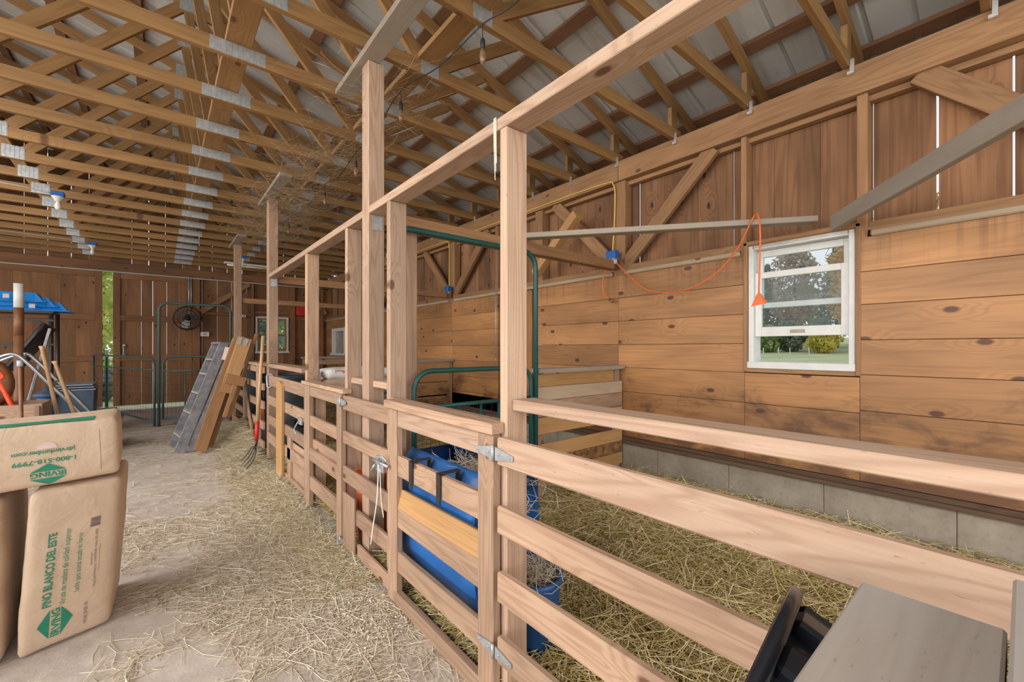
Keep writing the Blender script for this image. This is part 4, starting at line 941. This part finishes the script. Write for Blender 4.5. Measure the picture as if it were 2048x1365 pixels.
# ------------------------------------------------------------------ clutter at the left, before the far doors
rk = thing('storage_rack', 'dark pipe rack holding the blue sleds at the left edge', 'rack', (-1.9, 9.1, 0))
for (x, y) in ((-1.215, 9.0), (-1.215, 9.5), (-2.7, 9.0), (-2.7, 9.5)): m = MB(); m.tube([(x, y, 0), (x, y, 1.80)], .025, 8); m.build('leg', 'iron', rk)
m = MB(); m.box(-2.75, -1.19, 8.97, 9.53, 1.80, 1.825); m.box(-2.75, -1.19, 8.97, 9.0, 1.68, 1.71); m.box(-2.75, -1.19, 8.97, 9.0, 1.33, 1.36); m.build('shelf', 'iron', rk)
for k in range(3):
    x1 = -1.02 - .10 * k * 1.2; z = 1.832 + .062 * k; x0 = x1 - 1.25
    t = thing('sled', ['bright blue sled at the bottom of the stack on the rack', 'bright blue sled in the middle of the stack on the rack', 'bright blue sled on top of the stack on the rack'][k], 'sled', ((x0 + x1) / 2, 9.2, z), 'blue sleds on the rack')
    V = []; F = []; xs_ = [x0, x0 + .03, x0 + .12, x1 - .12, x1 - .03, x1]; zs = [.0, .0, .13, .13, .0, .0]; hw = [.29, .28, .20, .20, .28, .29]
    for xx, dz, h in zip(xs_, zs, hw):
        for yy, lo in ((-h - .02, 0), (-h, 0), (-h + .06, dz), (h - .06, dz), (h, 0), (h + .02, 0)): V.append((xx, 9.22 + yy, z + .0 + lo + .004))
    for i in range(5):
        for j in range(5): F.append((i * 6 + j, (i + 1) * 6 + j, (i + 1) * 6 + j + 1, i * 6 + j + 1))
    m = MB(); m.add(V, F); o = m.build('sled_shell', 'sled', t); o.modifiers.new('thickness', 'SOLIDIFY').thickness = .006
    m = MB(); m.box(x1 - .40, x1 - .34, 8.93, 8.955, z + .03, z + .09); m.build('sled_clip', 'alu', t)
m = MB(); m.tube([(-1.355, 8.0, .01), (-1.355, 8.0, 1.45)], .045, 14); o = thing('pipe_post', 'dark upright pipe with a white top in front of the blue sleds', 'post', (-1.355, 8.0, 0)); m.build('pipe', 'hide', o)
m = MB(); m.tube([(-1.355, 8.0, 1.45), (-1.355, 8.0, 1.80)], .045, 14)
m.build('pipe', 'hide', o); m = MB(); m.tube([(-1.355, 8.0, 1.80), (-1.355, 8.0, 2.10)], .046, 14); m.build('white_sleeve', 'white', o)
ch = thing('old_chair', 'black slanted chair back leaning under the rack', 'chair', (-1.35, 8.5, .9))
m = MB(); m.beam((-1.50, 8.45, 1.0), (-1.16, 8.5, 1.60), .36, .05, up=(-.8, .2, .5), b=.01); m.build('chair_back', 'black', ch)
m = MB(); m.beam((-1.44, 8.28, .0), (-1.13, 8.30, 1.56), .05, .03, b=.004); m.build('chair_rail', 'alu', ch)
bn = thing('storage_bin', 'gray plastic tote with pale lids stacked on it by the left barn door', 'bin', (-.95, 9.1, 0))
m = MB(); V = []
for (z, hx, hy) in ((.0, .17, .24), (.66, .20, .28)): V += [(-.96 + sx_ * hx, 9.15 + sy_ * hy, z + .01) for sx_, sy_ in ((-1, -1), (1, -1), (1, 1), (-1, 1))]
m.add(V, [(3, 2, 1, 0), (4, 5, 6, 7)] + [(i, (i + 1) % 4, 4 + (i + 1) % 4, 4 + i) for i in range(4)]); m.build('bin_body', 'bin', bn)
m = MB()
for k in range(3): m.box(-1.17 + .01 * k, -.74 - .015 * k, 8.86, 9.44, .672 + .035 * k, .69 + .035 * k, b=.006)
m.build('bin_lid', 'lid', bn)
b2_ = thing('trash_can', 'blue plastic can with a lid beside the wooden crate', 'can', (-1.24, 8.9, 0))
m = MB(); m.lathe([(.085, 0), (.105, .55), (.11, .60)], T(-1.24, 8.9, .005), 22); m.build('can_body', 'blue', b2_)
m = MB(); m.lathe([(.14, .60), (.145, .63), (.10, .66), (.04, .69), (.03, .74)], T(-1.24, 8.9, .005), 22); m.build('can_lid', 'bin', b2_)
m = MB(); m.box(-1.30, -1.27, 8.79, 8.80, .48, .56); m.box(-1.22, -1.18, 8.79, 8.80, .49, .57); m.build('yellow_sticker', 'yellow', b2_)
cb = thing('wooden_crate', 'low wooden crate of wide boards at the left edge behind the bags', 'crate', (-1.35, 6.7, 0))
for (z0, z1) in ((.05, .26), (.265, .48), (.485, .72)): B('front_board', 'fir2', cb, (-2.0, -.94, 6.5, 6.525, z0, z1))
for (z0, z1) in ((.05, .26), (.265, .48), (.485, .72)): B('end_board', 'fir2', cb, (-.965, -.94, 6.526, 7.0, z0, z1)); B('back_board', 'fir2', cb, (-2.0, -.966, 6.98, 7.0, z0, z1))
B('corner_post', 'fir2', cb, (-.995, -.955, 6.47, 6.499, .0, .70)); B('crate_floor', 'fir2', cb, (-2.0, -.97, 6.53, 6.97, .05, .07))
ct = thing('garden_cart', 'upturned garden cart with two arched silver handle tubes', 'cart', (-1.0, 7.4, 0))
for dy, nm in ((0, 'handle_tube'), (.55, 'handle_tube')):
    m = MB(); m.tube(curve_pts([(-1.60, 7.45 + dy, 1.08), (-1.43, 7.45 + dy, 1.18), (-1.30, 7.45 + dy, 1.225), (-1.20, 7.45 + dy, 1.13), (-1.02, 7.45 + dy, .87), (-.87, 7.45 + dy, .66), (-.72, 7.45 + dy, .43), (-.66, 7.45 + dy, .30)], 6), .02, 9); m.build(nm, 'steelgray', ct)
m = MB(); m.tube([(-1.30, 7.45, 1.22), (-1.27, 7.73, 1.14), (-1.30, 8.0, 1.22)], .012); m.tube([(-1.02, 7.45, .87), (-1.02, 8.0, .87)], .012); m.build('cross_bar', 'steelgray', ct)
m = MB(); m.beam((-.80, 7.72, .03), (-.55, 7.72, .33), .5, .03, up=(-.6, 0, .5), b=.01); m.beam((-.80, 7.5, .10), (-.45, 7.5, .12), .03, .2, b=.01); m.build('cart_tray', 'alu', ct)
for i, (p, q, lab) in enumerate((((-1.018, 7.0, 1.32), (-.84, 7.2, .02), 'pale wooden tool handle leaning left of its shorter neighbour'), ((-.926, 7.05, 1.15), (-.66, 7.2, .02), 'brown wooden axe handle with a knob end leaning toward the bin'))):
    t = thing('tool_handle', lab, 'tool', (q[0], q[1], 0), 'long handles leaning at the left')
    m = MB(); p = Vector(p); q = Vector(q); m.tube([p, p.lerp(q, .03), p.lerp(q, .5), q], [.024 + .004 * i, .018, .019, .022], 10); m.build('shaft', 'handle', t)
t = thing('push_pole', 'thin brown metal pole with a pale blue tip in front of the crate', 'pole', (-.91, 5.5, 0))
m = MB(); m.tube([(-.905, 5.5, .005), (-.925, 5.5, 1.14)], .013, 9); m.build('pole', 'hide', t); m = MB(); m.tube([(-.925, 5.5, 1.14), (-.926, 5.5, 1.19)], .019, 9); m.build('pole_tip', 'lid', t)
t = thing('snow_shovel', 'red-orange shovel handle with a D grip rising from the crate', 'shovel', (-1.3, 7.2, .07))
m = MB(); m.tube([(-1.31, 6.85, .98), (-1.10, 6.8, .40)], .022, 9); m.build('shaft', 'redor', t)
m = MB(); m.tube(curve_pts([(-1.31, 6.85, .96), (-1.42, 6.85, 1.00), (-1.43, 6.85, 1.08), (-1.33, 6.85, 1.07), (-1.27, 6.85, 1.0), (-1.31, 6.85, .96)], 5), .02, 8); m.build('grip', 'redor', t)
m = MB(); m.beam((-1.12, 6.8, .44), (-1.02, 6.78, .10), .3, .02, up=(.9, 0, .3)); m.build('blade', 'redor', t)
t = thing('saddle_pad', 'rounded brown leather pad standing in the crate', 'pad', (-1.35, 6.9, .07))
m = MB(); m.lathe([(.02, -.05), (.13, -.045), (.17, 0), (.13, .045), (.02, .05)], frame((-1.36, 6.88, .93), (1, 0, .1), (0.1, -1, .1)), 22, 1., (1, 1.5)); m.build('pad_body', 'hide', t); B('pad_stand', 'hide', t, (-1.42, -1.28, 6.86, 6.92, .07, .80))

# weathered bench plank and black tub right at the camera
bn = thing('wooden_bench', 'gray weathered plank bench with a raised edge board in the lower right corner', 'bench', (.45, .07, 0))
B('bench_plank', 'gray', bn, (.10, .695, .012, .134, .962, 1.0), b=.003); B('edge_board', 'gray', bn, (.10, .76, -.03, .009, .90, 1.034), b=.003)
B('lower_shelf', 'gray', bn, (.12, .90, -.03, .42, .455, .485)); B('leg', 'gray', bn, (.14, .20, .02, .10, 0, .454), (.14, .20, .02, .10, .486, .961)); B('leg', 'gray', bn, (.30, .36, .02, .10, 0, .454), (.30, .36, .02, .10, .486, .961)); B('leg', 'gray', bn, (.80, .86, .30, .38, 0, .454))
tb = thing('rubber_tub', 'shiny black ribbed feed tub tipped on its side under the gray plank', 'tub', (.66, .27, .5))
nrm = Vector((-.13, .94, .315)).normalized(); fr = frame((.655, .279, .74), Vector((1, .1, .1)), nrm)
m = MB(); R = .222
prof = [(R * .70, -.150), (R * .76, -.145), (R * .80, -.09), (R * .86, -.088), (R * .865, -.066), (R * .82, -.063), (R * .84, -.018), (R * 1.0, -.014), (R * 1.01, .0), (R * .985, .004), (R * .80, -.008), (R * .75, -.09), (R * .68, -.135)]
m.lathe(prof, fr, 40); m.build('tub_body', 'black', tb)
for k in range(14):
    a = 2 * PI * k / 14; m = MB(); c = fr @ Vector((R * .86 * math.cos(a), R * .86 * math.sin(a), -.016)); q = fr @ Vector((R * .84 * math.cos(a), R * .84 * math.sin(a), -.062)); up = (fr.to_3x3() @ Vector((math.cos(a), math.sin(a), 0)))
    m.beam(c, q, .045, .03, up=up, b=.006); m.build('rib', 'black', tb)

# ------------------------------------------------------------------ electrics, fan, string lights
def cable(name, pts, r, mat, label, cat='cable', n=8):
    m = MB(); m.tube(curve_pts(pts, n), r, 6); return tag(m.build(name, mat), label, cat)
def lamp(x, y, z, label):
    t = thing('bulb_light', label, 'light', (x, y, z), 'bare bulb lights under the trusses')
    m = MB(); m.box(x - .055, x + .055, y - .05, y + .05, z, z + .055, b=.006); m.build('junction_box', 'bluebox', t)
    m = MB(); m.lathe([(.030, -.055), (.034, -.03), (.052, -.012), (.06, 0)], T(x, y, z), 20); m.build('lamp_socket', 'porcelain', t)
    m = MB(); m.lathe([(.004, -.15), (.022, -.142), (.031, -.12), (.026, -.09), (.015, -.06), (.013, -.05)], T(x, y, z), 16); m.build('bulb', 'bulb', t)
lamp(-.91, 7.15, 3.05, 'bare bulb in a blue box under the trusses, the nearer on the left'); lamp(-.89, 10.18, 3.05, 'bare bulb in a blue box before the far doors, the farther on the left'); lamp(1.25, 9.82, 3.05, 'bare bulb in a blue box over the farthest stall, right of the tall post')
cable('gray_cable', [(-3.4, 7.0, 3.10), (-2.2, 7.03, 3.09), (-1.3, 7.05, 3.085), (-.965, 7.14, 3.08)], .006, 'wire', 'gray cable strung to the nearer left bulb box')
cable('gray_cable', [(-3.4, 9.9, 3.10), (-1.9, 9.95, 3.09), (-1.1, 10.05, 3.085), (-.945, 10.17, 3.08)], .006, 'wire', 'gray cable strung to the farther left bulb box')
cable('gray_conduit', [(-4.5, 11.92, 2.86), (-2.2, 11.92, 2.86), (-.9, 11.92, 2.86), (.48, 11.92, 2.86), (1.6, 11.92, 2.86), (3.3, 11.92, 2.86)], .012, 'wire', 'pale conduit running along the far door header')
fl = thing('tube_light', 'pale tube light fixture beyond the tall post near the ceiling', 'light', (1.5, 9.2, 2.98)); B('fixture_tray', 'white', fl, (.95, 1.9, 9.80, 9.90, 2.93, 2.96)); m = MB(); m.tube([(1.0, 9.86, 2.91), (1.86, 9.86, 2.91)], .016); m.build('lamp_tube', 'bulb', fl)
fn = thing('hanging_fan', 'black caged fan hanging from conduit beside the far door', 'fan', (.52, 11.5, 2.0))
m = MB(); m.tube([(.50, 11.925, 2.90), (.50, 11.925, 2.18)], .016); m.tube([(.54, 11.925, 2.90), (.54, 11.925, 2.18)], .014); m.tube([(.52, 11.92, 2.2), (.50, 11.7, 2.05)], .02); m.build('hanger_pipe', 'galv', fn)
fr = frame((.46, 11.55, 1.94), (1, .2, 0), (-.45, -1, -.2)); m = MB()
for rr, dz in ((.255, 0), (.25, .05), (.25, -.05), (.17, .07), (.09, .085), (.17, -.07)): m.tube([fr @ Vector((rr * math.cos(a), rr * math.sin(a), dz)) for a in [2 * PI * i / 28 for i in range(29)]], .005 if rr < .25 else .008, 5)
for k in range(20):
    a = 2 * PI * k / 20
    for s in (1, -1): m.tube([fr @ Vector((r_ * math.cos(a), r_ * math.sin(a), s * d_)) for r_, d_ in ((.05, .088), (.12, .08), (.2, .062), (.25, .03))], .003, 4)
m.build('wire_cage', 'iron', fn)
m = MB()
for k in range(3):
    a = 2 * PI * k / 3 + .4; ca, sa = math.cos(a), math.sin(a)
    V = [fr @ Vector((u * ca - v * sa, u * sa + v * ca, zz)) for u, v, zz in ((.04, -.03, -.01), (.14, -.085, -.02), (.215, -.06, -.015), (.22, .03, .012), (.13, .06, .02), (.04, .03, .01))]; m.add(V, [tuple(range(6))])
o = m.build('fan_blades', 'alu', fn); o.modifiers.new('thickness', 'SOLIDIFY').thickness = .003
m = MB(); m.lathe([(.03, .06), (.05, .04), (.055, -.06), (.06, -.12), (.03, -.15)], fr, 18); m.build('motor', 'black', fn)
for (x, z, wd, h, lab) in ((1.545, 2.06, .09, .06, 'small white switch box on the far wall left of the window'), (.79, 1.61, .16, .10, 'white outlet plate on the far wall under the fan')):
    t = thing('outlet_plate', lab, 'outlet', (x, YF - .05, z)); B('cover_plate', 'white', t, (x - wd / 2, x + wd / 2, 11.93, 12.06, z - h / 2, z + h / 2)); B('switch', 'black', t, (x - .012, x + .02, 11.922, 11.929, z - .012, z + .012))
t = thing('wall_box', 'red box mounted high on the far wall right of the window', 'box', (2.80, 11.9, 2.12)); B('box_body', 'red', t, (2.69, 2.92, 11.80, 11.99, 2.13, 2.36)); B('box_lid', 'red', t, (2.68, 2.93, 11.785, 11.99, 2.362, 2.385))

def outlet(y, x, z, label, rec):
    t = thing('outlet_box', label, 'outlet box', (x, y, z))
    m = MB(); m.box(x - .04, x + .03, y - .055, y + .055, z - .035, z + .04, b=.006); m.build('blue_box', 'bluebox', t); B('mud_ring', 'galv', t, (x - .05, x + .035, y - .06, y + .06, z - .042, z - .036), b=.001)
    if rec: B('receptacle', 'white', t, (x - .03, x + .02, y - .04, y + .04, z - .09, z - .043))
    else: B('receptacle', 'alu', t, (x - .03, x + .02, y - .05, y + .05, z - .075, z - .043))
outlet(2.548, 3.375, 2.195, 'blue outlet box with an orange cord at the wall end of the near cross beam', True)
outlet(5.60, 3.375, 2.195, 'blue outlet box on the wall under the farther pair of braces', False)
cable('yellow_cable', [(3.418, 9.0, 2.96), (3.418, 6.6, 2.96), (3.418, 5.66, 2.95), (3.418, 3.8, 2.95), (3.418, 3.1, 2.95), (3.418, 2.64, 2.935), (3.418, 2.575, 2.90), (3.43, 2.56, 2.80), (3.43, 2.57, 2.5), (3.41, 2.575, 2.24)], .006, 'yellow', 'yellow cable along the top plate down to the near outlet box')
cable('yellow_cable', [(3.418, 5.72, 2.945), (3.42, 5.655, 2.91), (3.43, 5.65, 2.7), (3.41, 5.63, 2.24)], .006, 'yellow', 'yellow cable dropping to the farther outlet box')
ec = thing('extension_cord', 'orange extension cord draped over the gray board and hanging before the window', 'cord', (3.2, 1.8, 1.6))
m = MB(); m.tube(curve_pts([(3.36, 2.49, 2.11), (3.36, 2.44, 2.06), (3.35, 2.322, 1.951), (3.33, 2.162, 1.826), (3.31, 1.978, 1.77), (3.28, 1.803, 1.759), (3.24, 1.616, 1.799), (3.2, 1.444, 1.879), (3.15, 1.295, 2.01), (3.10, 1.20, 2.14), (3.085, 1.16, 2.195), (3.06, 1.13, 2.17), (3.045, 1.113, 2.05), (3.04, 1.116, 1.814), (3.04, 1.12, 1.656)], 8), .006, 7); m.build('cord', 'orange', ec)
m = MB(); V = [(3.035, 1.113, 1.66), (3.05, 1.113, 1.66), (3.05, 1.128, 1.66), (3.035, 1.128, 1.66), (3.015, 1.075, 1.585), (3.065, 1.075, 1.595), (3.065, 1.158, 1.58), (3.015, 1.158, 1.572)]
m.add(V, [(3, 2, 1, 0), (4, 5, 6, 7)] + [(i, (i + 1) % 4, 4 + (i + 1) % 4, 4 + i) for i in range(4)]); m.build('triple_tap', 'orange', ec)
t = thing('cord_tail', 'short orange plug tail hanging left of the near outlet box', 'cord', (3.38, 2.62, 1.75)); m = MB(); m.tube(curve_pts([(3.38, 2.60, 2.14), (3.38, 2.619, 2.066), (3.38, 2.661, 1.993), (3.38, 2.674, 1.9), (3.38, 2.649, 1.823), (3.38, 2.59, 1.775)]), .006, 7); m.build('cord', 'orange', t); m = MB(); m.tube([(3.38, 2.59, 1.775), (3.38, 2.545, 1.745)], .013, 8); m.build('plug', 'hide', t)
sl = thing('string_light', 'black string light cord with clear bulbs under the truss chords', 'string light', (1.32, 3, 2.8))
m = MB(); m.tube(curve_pts([(1.40, .9, 3.07), (1.377, 1.62, 3.035), (1.336, 1.86, 3.04), (1.29, 2.25, 2.99), (1.254, 2.69, 3.04), (1.29, 3.25, 2.98), (1.343, 3.80, 3.04), (1.35, 4.3, 2.98), (1.355, 4.77, 3.04), (1.34, 5.5, 2.97), (1.33, 6.3, 3.04), (1.3, 7.3, 2.97), (1.3, 8.4, 3.04)], 6), .004, 6); m.build('cord', 'cord', sl)
for (x, y) in ((1.336, 1.86), (1.254, 2.69), (1.343, 3.80), (1.355, 4.77), (1.33, 6.3)):
    m = MB(); m.tube([(x, y, 3.05), (x, y, 2.965)], .003, 5); m.lathe([(.012, 2.905), (.014, 2.93), (.013, 2.955), (.006, 2.966)], T(x, y, 0), 12); so = m.build('lamp_socket', 'cord', sl)
    m = MB(); m.lathe([(.002, 2.825), (.012, 2.835), (.018, 2.858), (.015, 2.885), (.010, 2.905)], T(x, y, 0), 14); m.build('bulb', 'amber', sl)

# ------------------------------------------------------------------ outdoors through the windows and door gap
def tree(label, x, y, h, r, kind, leaf, n, trunk=.12, low=.2, cat='tree', name='tree'):
    t = thing(name, label, cat, (x, y, meadow_z(x)), None); zb = meadow_z(x) + .1
    if trunk: m = MB(); m.tube([(x, y, zb - .2), (x + .05, y, zb + h * .45), (x, y + .05, zb + h * .9)], [trunk, trunk * .7, trunk * .2], 8); m.build('trunk', 'trunk', t)
    f = RNG.uniform(low, 1.0, n); th = RNG.uniform(0, 2 * PI, n)
    if kind == 'cone': rad = r * (1.04 - f) / (1 - low) * RNG.uniform(.45, 1.05, n) * (1 + .25 * np.sin(f * 40))
    else:
        u = (f - low) / (1 - low); rad = r * np.sqrt(np.clip(1 - (2 * u - 1) ** 2, .02, 1)) * np.sqrt(RNG.uniform(.25, 1, n)) * (1 + .25 * np.sin(th * 3 + f * 9))
    C = np.stack([x + rad * np.cos(th), y + rad * np.sin(th), zb + f * h - .1], 1); a = RNG.normal(0, 1, (n, 3)); a /= np.linalg.norm(a, axis=1)[:, None]
    b_ = np.cross(a, RNG.normal(0, 1, (n, 3))); b_ /= np.linalg.norm(b_, axis=1)[:, None]; s = RNG.uniform(.5, 1.2, n)[:, None] * (r * .085 + .05)
    V = np.stack([C - a * s, C + b_ * s * .6, C + a * s, C - b_ * s * .6], 1).reshape(-1, 3)
    me = bpy.data.meshes.new('foliage'); o0 = Vector((x, y, h / 2)); me.from_pydata((V - np.array(o0)).tolist(), [], np.arange(len(V)).reshape(-1, 4).tolist())
    at = me.attributes.new('tone', 'FLOAT', 'POINT'); cl = .5 + .5 * np.sin(C[:, 0] * 2.1 / max(r, .5) + C[:, 1] * 3.3 / max(r, .5) + C[:, 2] * 2.7 / max(r, .5)); at.data.foreach_set('value', np.repeat(np.clip(cl * .55 + RNG.uniform(0, .45, n), 0, 1), 4).astype(np.float32))
    me.materials.append(LEAF[leaf]); link('foliage', me, t, o0)
G = meadow_z
for (lab, x, y, h, rr, kind, lf, n, lo) in (
    ('dark conifer at the left side of the near window view', 34, 15.2, 5.6, 1.5, 'cone', 'conifer', 2600, .12),
    ('tall green conifer left of centre in the near window view', 35, 12.3, 6.2, 1.5, 'cone', 'conifer', 2600, .12),
    ('pale green young tree low at the left of the near window view', 29, 12.0, 3.6, .95, 'ball', 'green', 2200, .2),
    ('russet thin-crowned tree at the centre of the near window view', 33, 9.9, 6.8, 1.5, 'ball', 'russet', 2200, .25),
    ('dark conifer right of centre in the near window view', 36, 8.3, 7.4, 1.45, 'cone', 'conifer', 2600, .12),
    ('orange autumn tree at the right of the near window view', 31, 6.1, 6.6, 1.5, 'ball', 'orange', 2600, .22),
    ('tall orange tree filling the right edge of the near window view', 35, 4.3, 9.5, 2.0, 'ball', 'orange', 2600, .2),
    ('broad green tree standing behind the gap between the conifers', 40, 11.6, 5.0, 1.6, 'ball', 'green', 2400, .1),
    ('dark evergreen behind the orange trees at the right', 40, 6.6, 5.5, 1.5, 'ball', 'conifer', 2400, .1),
    ('green tree behind the leftmost conifer of the near window', 40, 18.4, 5.0, 1.7, 'ball', 'green', 2400, .1)):
    tree(lab, x, y, h, rr, kind, lf, n, .12, lo)
for (lab, x, y, h, rr, lf) in (('yellow shrub at the field edge right of centre', 29, 7.3, 1.5, .8, 'yellow'), ('low dark shrub at the field edge below the russet tree', 30.5, 9.4, 1.9, .95, 'conifer'), ('low green shrub at the field edge toward the left', 29.5, 10.3, 1.7, .8, 'green'), ('small yellow shrub at the right edge of the field', 30, 5.3, 1.2, .7, 'yellow'), ('dark shrub between the two yellow shrubs', 31, 7.9, 2.0, .6, 'conifer')):
    tree(lab, x, y, h, rr, 'ball', lf, 1500, 0, .02, 'shrub', 'shrub')
for i, (y, lab) in enumerate(((8.6, 'thin fence stake at the left in the field'), (7.9, 'thin fence stake left of the middle of the field'), (7.4, 'thin fence stake right of the middle of the field'), (6.6, 'thin fence stake at the right in the field'))):
    m = MB(); z = G(24); m.tube([(24, y, z - .1), (24, y + .03, z + .55)], .02, 6); tag(m.build('fence_stake', 'white'), lab, 'stake')
tree('leafy green tree seen low through the gap of the barn doors', -1.42, 17.5, 4.2, .75, 'ball', 'lime', 1500, .1, .05)
tree('yellow-leaved tree high in the gap of the barn doors', -1.75, 22.5, 7.6, .85, 'ball', 'yellow', 2400)
tree('dark conifer left in the far small window', 3.1, 20.0, 5.0, 1.2, 'cone', 'conifer', 2600, .12, .1)
tree('green tree right in the far small window', 4.7, 23.0, 4.6, 1.2, 'ball', 'lime', 2600, .12, .1)
t = thing('fence_post', 'green metal fence post with a white tip outside the barn door gap', 'post', (-.98, 14.0, -.14)); m = MB(); m.tube([(-.98, 14.0, -.2), (-.98, 14.0, 1.08)], .03, 7); m.build('post', 'green', t); m = MB(); m.tube([(-.98, 14, 1.08), (-.98, 14, 1.25)], .032, 7); m.build('tip', 'white', t)
k = 0
for i in range(26):
    x = RNG.uniform(-1.6, -.9); y = RNG.uniform(15.6, 16.4); z = -.14 + RNG.uniform(0, .75) * max(0, 1 - abs(y - 16) * 1.1); s = RNG.uniform(.12, .22)
    me = bmesh.new(); bmesh.ops.create_icosphere(me, subdivisions=2, radius=s)
    for v in me.verts: v.co = v.co * (1 + .25 * noise.noise(v.co * 6 + Vector((i, 0, 0)))); v.co.z *= .7
    md = bpy.data.meshes.new('stone'); me.to_mesh(md); me.free(); md.materials.append(M['stone']); o = link('stone', md, None, (x, y, z + s * .5)); tag(o, 'gray field stone in the heap outside the barn door gap', 'stone', 'stones heaped outside the door gap')
